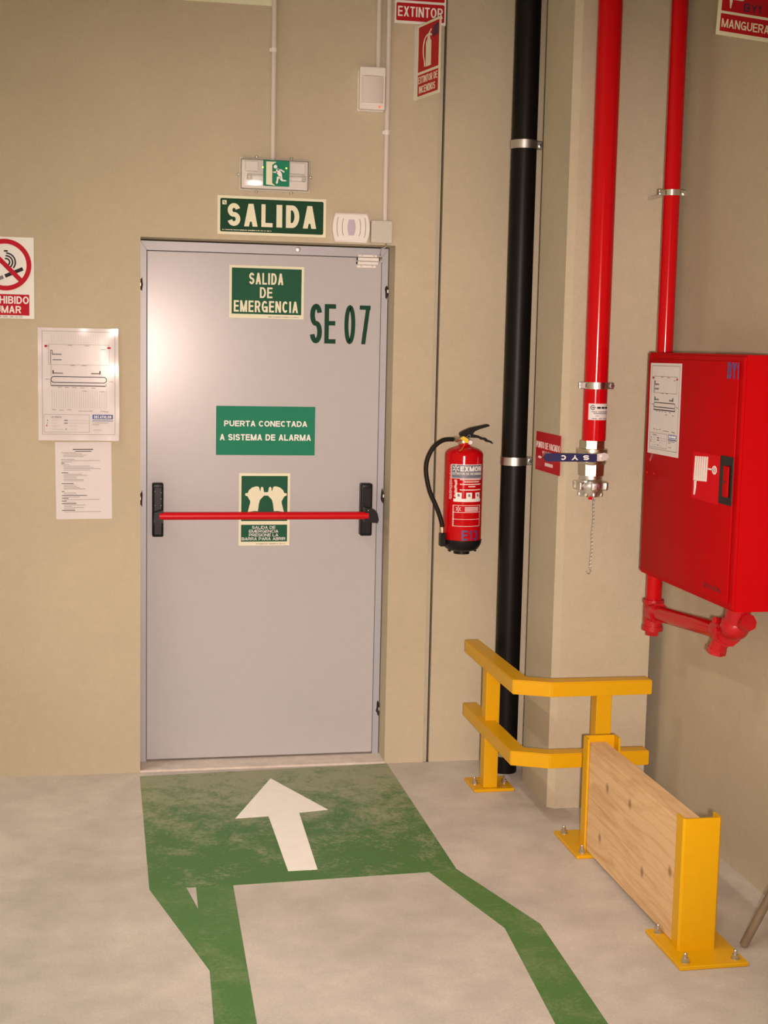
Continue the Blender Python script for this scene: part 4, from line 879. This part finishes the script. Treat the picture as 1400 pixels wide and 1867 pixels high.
bb = bars([(-0.022, -0.002, 0.1025, 0.1055), (0.002, 0.045, 0.1025, 0.1055), (-0.015, 0.042, 0.0965, 0.0995), (-0.008, 0.004, 0.0885, 0.0905), (-0.020, -0.002, 0.0785, 0.0815), (0.004, 0.018, 0.0785, 0.0815), (0.022, 0.040, 0.0785, 0.0815)], -0.0007); wl('label_text', wrap(bb, 0.0425), 'print_grey')

va = thing('drain_valve', 'brass ball valve with blue SYC lever and cap under the red riser', 'valve', (1.5805, -0.718, 1.183))
z0 = 1.183
b2 = new(); tube(b2, [(0, 0, 1.387-z0), (0, 0, 1.354-z0)], 0.047, 8); link('hex_union', b2, 'nickel_brass', va)
b2 = new(); lathe(b2, [(0.045, 1.300-z0), (0.050, 1.303-z0), (0.053, 1.312-z0), (0.050, 1.318-z0), (0.052, 1.330-z0), (0.0555, 1.335-z0), (0.0565, 1.350-z0), (0.0555, 1.357-z0), (0.049, 1.359-z0)], seg=40); link('valve_body', b2, 'nickel_brass', va, True)
b2 = new(); tube(b2, [(0, 0, 1.303-z0), (0, 0, 1.262-z0)], [0.049, 0.048], 8); link('hex_union', b2, 'nickel_brass', va)
b2 = new(); lathe(b2, [(0.020, 0.0), (0.036, 0.002), (0.044, 0.012), (0.046, 0.026), (0.050, 0.034), (0.052, 0.048), (0.046, 0.060), (0.041, 0.066), (0.041, 0.080)], seg=40); cp = link('coupling_cap', b2, 'cast_alu', va, True)
for k in range(6):
    t = 2*PI*k/6+0.45; c, q = math.cos(t), math.sin(t)
    b2 = rbox(0.040, 0.064, -0.014, 0.014, 0.026, 0.058, 0.006, 3); bmesh.ops.rotate(b2, verts=list(b2.verts), cent=(0, 0, 0), matrix=Matrix.Rotation(t, 3, 'Z')); link('cap_lug', b2, 'cast_alu', cp, True)
for k in range(8):
    t = 2*PI*k/8; b2 = rbox(0.030, 0.047, -0.007, 0.007, 0.003, 0.018, 0.003, 2); bmesh.ops.rotate(b2, verts=list(b2.verts), cent=(0, 0, 0), matrix=Matrix.Rotation(t, 3, 'Z')); link('cap_tooth', b2, 'cast_alu', cp, True)
b2 = new(); tube(b2, [(0.0, -0.030, 1.330-z0), (0.0, -0.078, 1.330-z0)], 0.012, 14); link('valve_stem', b2, 'nickel_brass', va, True)
b2 = new(); prism(b2, [(0.036, 0.150), (0.030, 0.162), (0.018, 0.166), (-0.020, 0.160), (-0.020, 0.136), (0.012, 0.136), (0.026, 0.140)], -0.081, -0.077); link('lever_plate', b2, 'dull_steel', va)
b2 = new(); hexnut(b2, (0.012, -0.086, 0.149), (0, -1, 0), 0.010, 0.010); link('lever_nut', b2, 'dull_steel', va)
b2 = new(); prism(b2, [(-0.010, 0.1335)]+[(-0.190+0.0145*math.cos(math.radians(a)), 0.1485+0.0145*math.sin(math.radians(a))) for a in range(270, 89, -20)]+[(-0.010, 0.1615)], -0.0845, -0.0735); bmesh.ops.bevel(b2, geom=list(b2.edges), offset=0.0015, segments=2, affect='EDGES'); lv = link('lever_sleeve', b2, 'blue_sleeve', va, label='dark blue lever sleeve lettered SYC upside down')
for i, (ch, a, b_) in enumerate((('C', -0.146, -0.126), ('Y', -0.105, -0.080), ('S', -0.062, -0.040))):
    link('lettering', text_bm(ch, a, b_, 0.140, 0.157, -0.0846, weight=0.247, flip=True), 'sign_white', lv)
b2 = new(); tube(b2, [(-0.010, -0.030, -0.006), (-0.010, -0.030, 0.006)], 0.007, 10); link('red_plug', b2, 'red_bright', va)
b2 = new(); zc = 0.004; k = 0; xc = 0.004
while zc > -0.258:
    torus(b2, (xc+0.0015*math.sin(zc*60), -0.032, zc), ((1, 0.3, 0) if k % 2 else (0.3, 1, 0)), 0.0042, 0.0010, 8, 4, 0.62)
    zc -= 0.0068; k += 1; xc -= 0.00012
ch = link('chain', b2, 'steel', va, kind='stuff')
b2 = new(); P = [(xc-0.005+0.008*math.cos(math.radians(a)), -0.032, zc-0.006+0.008*math.sin(math.radians(a))) for a in range(60, -220, -20)]
tube(b2, P, 0.0013, 6); link('chain_hook', b2, 'steel', va)

r2 = thing('hose_supply_pipe', 'thinner red supply pipe running down behind the hose cabinet', 'pipe', (1.786, -0.85, 0.76))
zz = 0.76
b2 = new(); tube(b2, [(0, 0, 0.0), (0, 0, HC-zz-0.02)], 0.0282, 32); link('pipe_tube', b2, 'red_gloss', r2, True)
band_clamp(r2, 2.252-zz, 0.0282, 0.020, (-1, 1), 'steel')
bk = new(); box(bk, -0.006, 0.006, 0.026, 0.2095, 2.246-zz, 2.258-zz); link('clamp_rod', bk, 'steel', r2)
b2 = new(); tube(b2, [(0, 0, 0.065), (0, 0, -0.035)], 0.034, 24); tube(b2, [(0, 0, 0.070), (0, 0, 0.058)], 0.038, 24); tube(b2, [(0, 0, -0.025), (0, 0, -0.042)], 0.037, 24); tube(b2, [(0, 0, -0.040), (0, 0, -0.060)], 0.024, 6)
tube(b2, [(0, 0, 0.025), (0, -0.055, 0.029)], 0.037, 24); link('tee_fitting', b2, 'red_rough', r2, True)
ve = Vector((-0.006, -0.60, 0.075))
b2 = new(); tube(b2, [(0, -0.03, 0.027), ve], 0.0275, 24); link('branch_pipe', b2, 'red_gloss', r2, True)
b2 = new(); bmesh.ops.create_uvsphere(b2, u_segments=24, v_segments=16, radius=0.046); bmesh.ops.translate(b2, verts=list(b2.verts), vec=ve+Vector((0, -0.075, 0.035)))
tube(b2, [ve+Vector((0, 0.03, 0)), ve+Vector((0, -0.04, 0.010))], 0.041, 24)
tube(b2, [ve+Vector((0, -0.02, 0.004)), ve+Vector((0, -0.032, 0.006))], 0.047, 10)
tube(b2, [ve+Vector((0, -0.085, 0.05)), ve+Vector((0, -0.10, 0.1145))], 0.038, 24); link('angle_valve', b2, 'red_rough', r2, True)
b2 = new(); tube(b2, [ve+Vector((-0.01, -0.02, 0.0)), ve+Vector((-0.02, 0.000, -0.055))], 0.028, 16); tube(b2, [ve+Vector((-0.02, 0.0, -0.050)), ve+Vector((-0.022, 0.004, -0.068))], 0.031, 6); link('valve_cap', b2, 'red_rough', r2)
b2 = new(); tube(b2, [ve+Vector((0.0, -0.09, 0.045)), ve+Vector((0.01, -0.134, 0.056))], 0.022, 16); tube(b2, [ve+Vector((0.01, -0.126, 0.053)), ve+Vector((0.012, -0.146, 0.060))], 0.027, 8); link('valve_cap', b2, 'red_rough', r2)
for (dx, dy, dz) in ((-0.045, -0.035, 0.045), (-0.048, -0.045, 0.015)):
    b2 = new(); hexnut(b2, ve+Vector((dx, dy, dz)), (-1, -0.3, 0.2), 0.012, 0.014); link('valve_nut', b2, 'red_rough', r2)

# ------------------------------------------------------------------ hose cabinet on the right wall
XF = 1.68
cb = thing('hose_cabinet', 'red steel fire hose cabinet mounted on the right wall', 'cabinet', (XF, -0.968, 0.950), -PI/2)
CW, CH, CDp = 0.745, 0.755, RW-XF
bm = new(); box(bm, 0, CW, 0, CDp-0.001, 0, CH)
bmesh.ops.bevel(bm, geom=[e for e in bm.edges if abs(e.verts[0].co.y) < 1e-6 and abs(e.verts[1].co.y) < 1e-6], offset=0.007, segments=3, affect='EDGES')
link('cabinet_body', bm, 'red_cabinet', cb, True)
cdor = link('cabinet_door', rbox(0.028, CW-0.030, -0.006, 0.0, 0.018, CH-0.020, 0.003, 2), 'red_cabinet', cb, True)
yd = -0.006
hpz = lambda v: v-0.950
hpx = lambda y: -0.968-y
pt = plate(cb, 'hose_sticker', hpx(-1.392), hpx(-1.592), hpz(1.255), hpz(1.402), yd, 0.0004, 'red_bright')
st = yd-0.0004
SXx = lambda px: hpx(-1.405-(px-1270)*0.004); SZz = lambda px, py: hpz(1.386+(px-1270)*0.00022-(py-832)*0.00163)
for k in range(6):
    a = 1270.5+4.2*k
    pts = [(a+0.6, 831.5), (a+1.0, 830.8), (a+3.0, 831.0), (a+3.4, 832), (a+3.0-0.4, 877), (a+2.4, 878), (a+0.2, 878), (a-0.8, 877)]
    b2 = new(); prism(b2, [(SXx(p), SZz(p, q)) for p, q in pts], st-0.0008, st); link('hose_coil', b2, 'sign_white', pt)
b2 = new(); prism(b2, [(SXx(p), SZz(p, q)) for p, q in ((1271, 877), (1275.5, 877), (1275, 890), (1273.4, 905), (1271, 905), (1271.4, 890))], st-0.0008, st); link('hose_nozzle', b2, 'sign_white', pt)
b2 = new(); prism(b2, [(SXx(p), SZz(p, q)) for p, q in ((1296, 852), (1311, 853.5), (1311, 856.5), (1296, 855))], st-0.0008, st); link('hose_stem', b2, 'sign_white', pt)
b2 = new(); ring2d(b2, SXx(1307.5), SZz(1307.5, 855), 0.0165, 0.011, st-0.0008, st, 24, roz=0.0135, riz=0.0095); link('hand_wheel', b2, 'sign_white', pt)
b2 = new(); box(b2, SXx(1307.5)-0.002, SXx(1307.5)+0.002, st-0.0008, st, SZz(1307.5, 855)-0.012, SZz(1307.5, 855)+0.012); link('hand_wheel', b2, 'sign_white', pt)
h0, h1 = hpx(-1.598), hpx(-1.688)
hb = link('latch_plate', rbox(h0, h1, yd-0.004, yd, hpz(1.262), hpz(1.406), 0.002), 'black_plastic', cb)
plate(hb, 'latch_recess', h0+0.010, h0+0.034, hpz(1.288), hpz(1.376), yd-0.004, 0.0005, 'gap_dark')
link('latch_lever', rbox(h0+0.036, h0+0.072, yd-0.010, yd-0.004, hpz(1.285), hpz(1.378), 0.004, 2), 'red_cabinet', hb)
b2 = new(); prism(b2, ell(h0+0.050, hpz(1.331), 0.005, 0.0045, 10), yd-0.0105, yd-0.010); link('latch_keyhole', b2, 'gap_dark', hb)
letters(cb, 'BY1', hpx(-1.612), hpx(-1.690), hpz(1.634), hpz(1.682), yd, 'marker_blue', weight=0.182)
letters(cb, 'EXMON', hpx(-1.520), hpx(-1.640), hpz(0.994), hpz(1.008), yd, 'print_black', weight=0.130)
for (y_, z_) in ((-1.015, 1.300), (-1.075, 1.302), (-1.035, 1.345)):
    b2 = new(); dome(b2, (hpx(y_), yd, hpz(z_)), (0, -1, 0), 0.005, 0.003); link('rivet', b2, 'red_gloss', cb, True)
# plan sheet on the cabinet
o = thing('cabinet_plan', 'paper evacuation plan stuck on the red hose cabinet door', 'notice', (XF-0.0066, -1.014, 1.368), -PI/2, ry=-0.008)
plate(o, 'paper_sheet', 0, 0.262, 0, 0.302, 0.0, 0.0008, 'paper')
plan_sheet(o, 0.262, 0.302, -0.0008, False)
b2 = new(); prism(b2, [(0.035, 0.0), (0.060, 0.0), (0.030, -0.028), (0.020, -0.028)], -0.0006, 0.0); link('torn_tape', b2, 'clear_cover', o)

# ------------------------------------------------------------------ yellow corner guard rail
gr = thing('guard_rail', 'yellow two-rail corner guard bent around the pillar and black pipe', 'guard rail', (1.35, -0.38, 0.0))
OFF = Vector((1.35, -0.38, 0.0))
def gpart(name, bm, m='yellow_paint', parent=None, smooth=False):
    for v in bm.verts: v.co -= OFF
    return link(name, bm, m, parent or gr, smooth)
def rail(zb, zt):
    out = [(1.284, -0.130), (1.284, -0.815), (1.412, -0.872), (1.786, -0.872)]
    inn = [(1.786, -0.814), (1.424, -0.814), (1.342, -0.778), (1.342, -0.130)]
    b = new(); prism(b, out+inn, zb, zt, 'z'); bmesh.ops.bevel(b, geom=list(b.edges), offset=0.003, segments=2, affect='EDGES'); return b
gpart('rail', rail(0.488, 0.541)); gpart('rail', rail(0.228, 0.281))
gpart('post', rbox(1.302, 1.358, -0.405, -0.345, 0.012, 0.515, 0.003))
gpart('post', rbox(1.583, 1.641, -0.862, -0.803, 0.012, 0.515, 0.003))
def base_plate(x0, x1, y0, y1, part, bolts, rb=0.010):
    p = part('base_plate', rbox(x0, x1, y0, y1, 0.0, 0.012, 0.002, 1))
    return p
def anchor(part, x, y, z=0.012):
    b = new(); tube(b, [(x, y, z), (x, y, z+0.003)], 0.013, 16); part('washer', b, 'galvanised')
    b = new(); hexnut(b, (x, y, z+0.008), (0, 0, 1), 0.0105, 0.010); tube(b, [(x, y, z+0.012), (x, y, z+0.024), (x, y, z+0.027)], [0.0055, 0.0055, 0.003], 10); part('anchor_bolt', b, 'galvanised')
base_plate(1.262, 1.423, -0.420, -0.262, gpart, None)
for (x, y) in ((1.283, -0.345), (1.402, -0.345)): anchor(gpart, x, y)
base_plate(1.606, 1.706, -0.878, -0.722, gpart, None)
for (x, y) in ((1.671, -0.743), (1.671, -0.850)): anchor(gpart, x, y)

# ------------------------------------------------------------------ timber barrier
def channel(name, label, yweb, yfl, y0p, y1p, xp0, xp1):
    o = thing(name, label, 'post', (1.52, yweb, 0.0), group='yellow channel posts')
    OF = Vector((1.52, yweb, 0.0))
    def part(nm, bm, m='yellow_paint'):
        for v in bm.verts: v.co -= OF
        return link(nm, bm, m, o)
    sg = 1 if yfl > yweb else -1
    t = 0.007; x0, x1 = 1.466, 1.582
    pts = [(x0, yfl), (x0, yweb+sg*0.006), (x0+0.006, yweb), (x1-0.006, yweb), (x1, yweb+sg*0.006), (x1, yfl), (x1-t, yfl), (x1-t, yweb+sg*t), (x0+t, yweb+sg*t), (x0+t, yfl)]
    b = new(); prism(b, pts, 0.012, 0.402, 'z'); part('channel', b)
    part('base_plate', rbox(xp0, xp1, y0p, y1p, 0.0, 0.012, 0.002, 1))
    for (x, y) in ((xp0+0.028, y0p+0.030), (xp1-0.028, y0p+0.030), (xp0+0.028, y1p-0.030), (xp1-0.028, y1p-0.030)):
        anchor(part, x, y)
    return o
channel('channel_post', 'far yellow channel post holding the plank beside the pillar', -1.062, -1.112, -1.158, -0.905, 1.426, 1.632)
channel('channel_post', 'near yellow channel post holding the plank in the foreground', -1.924, -1.875, -2.022, -1.762, 1.432, 1.638)
pk = new(); box(pk, 1.4745, 1.548, -1.9165, -1.0695, 0.0125, 0.380)
bmesh.ops.bevel(pk, geom=list(pk.edges), offset=0.003, segments=2, affect='EDGES')
for v in pk.verts: v.co -= Vector((1.51, -1.493, 0.0))
po = link('timber_plank', pk, 'pine'); po.location = (1.51, -1.493, 0.0)
tag(po, 'thick knotty pine plank standing on edge between the yellow channel posts', 'plank')

# ------------------------------------------------------------------ rod leaning in the right corner of the picture
rd = new(); d_ = Vector((0.059, -0.025, 0.150)).normalized(); a_ = Vector((0, 0, 0.006))
tube(rd, [a_, a_+d_*0.60], 0.0125, 14)
ro = link('leaning_rod', rd, 'old_wood', None, True); ro.location = (1.681, -1.897, 0.0)
tag(ro, 'brown wooden rod leaning on the right wall at the right edge', 'rod')

# ------------------------------------------------------------------ hall tubes (out of the picture, they light the room)
for i, (tx, ty) in enumerate(TUBES):
    o = thing('ceiling_tube_lamp', ['ceiling tube lamp at the rear left of the hall', 'ceiling tube lamp at the front left of the hall', 'ceiling tube lamp at the rear right of the hall', 'ceiling tube lamp at the front right of the hall'][i], 'lamp', (tx, ty, HC), group='ceiling tube lamps')
    link('housing', rbox(-0.10, 0.10, -1.2, 1.2, -0.10, 0.0, 0.01), 'white_plastic', o)
    for x_ in (-0.05, 0.05):
        b2 = new(); tube(b2, [(x_, -1.15, -0.125), (x_, 1.15, -0.125)], 0.013, 10); link('lamp_tube', b2, 'tube_glow', o, True)
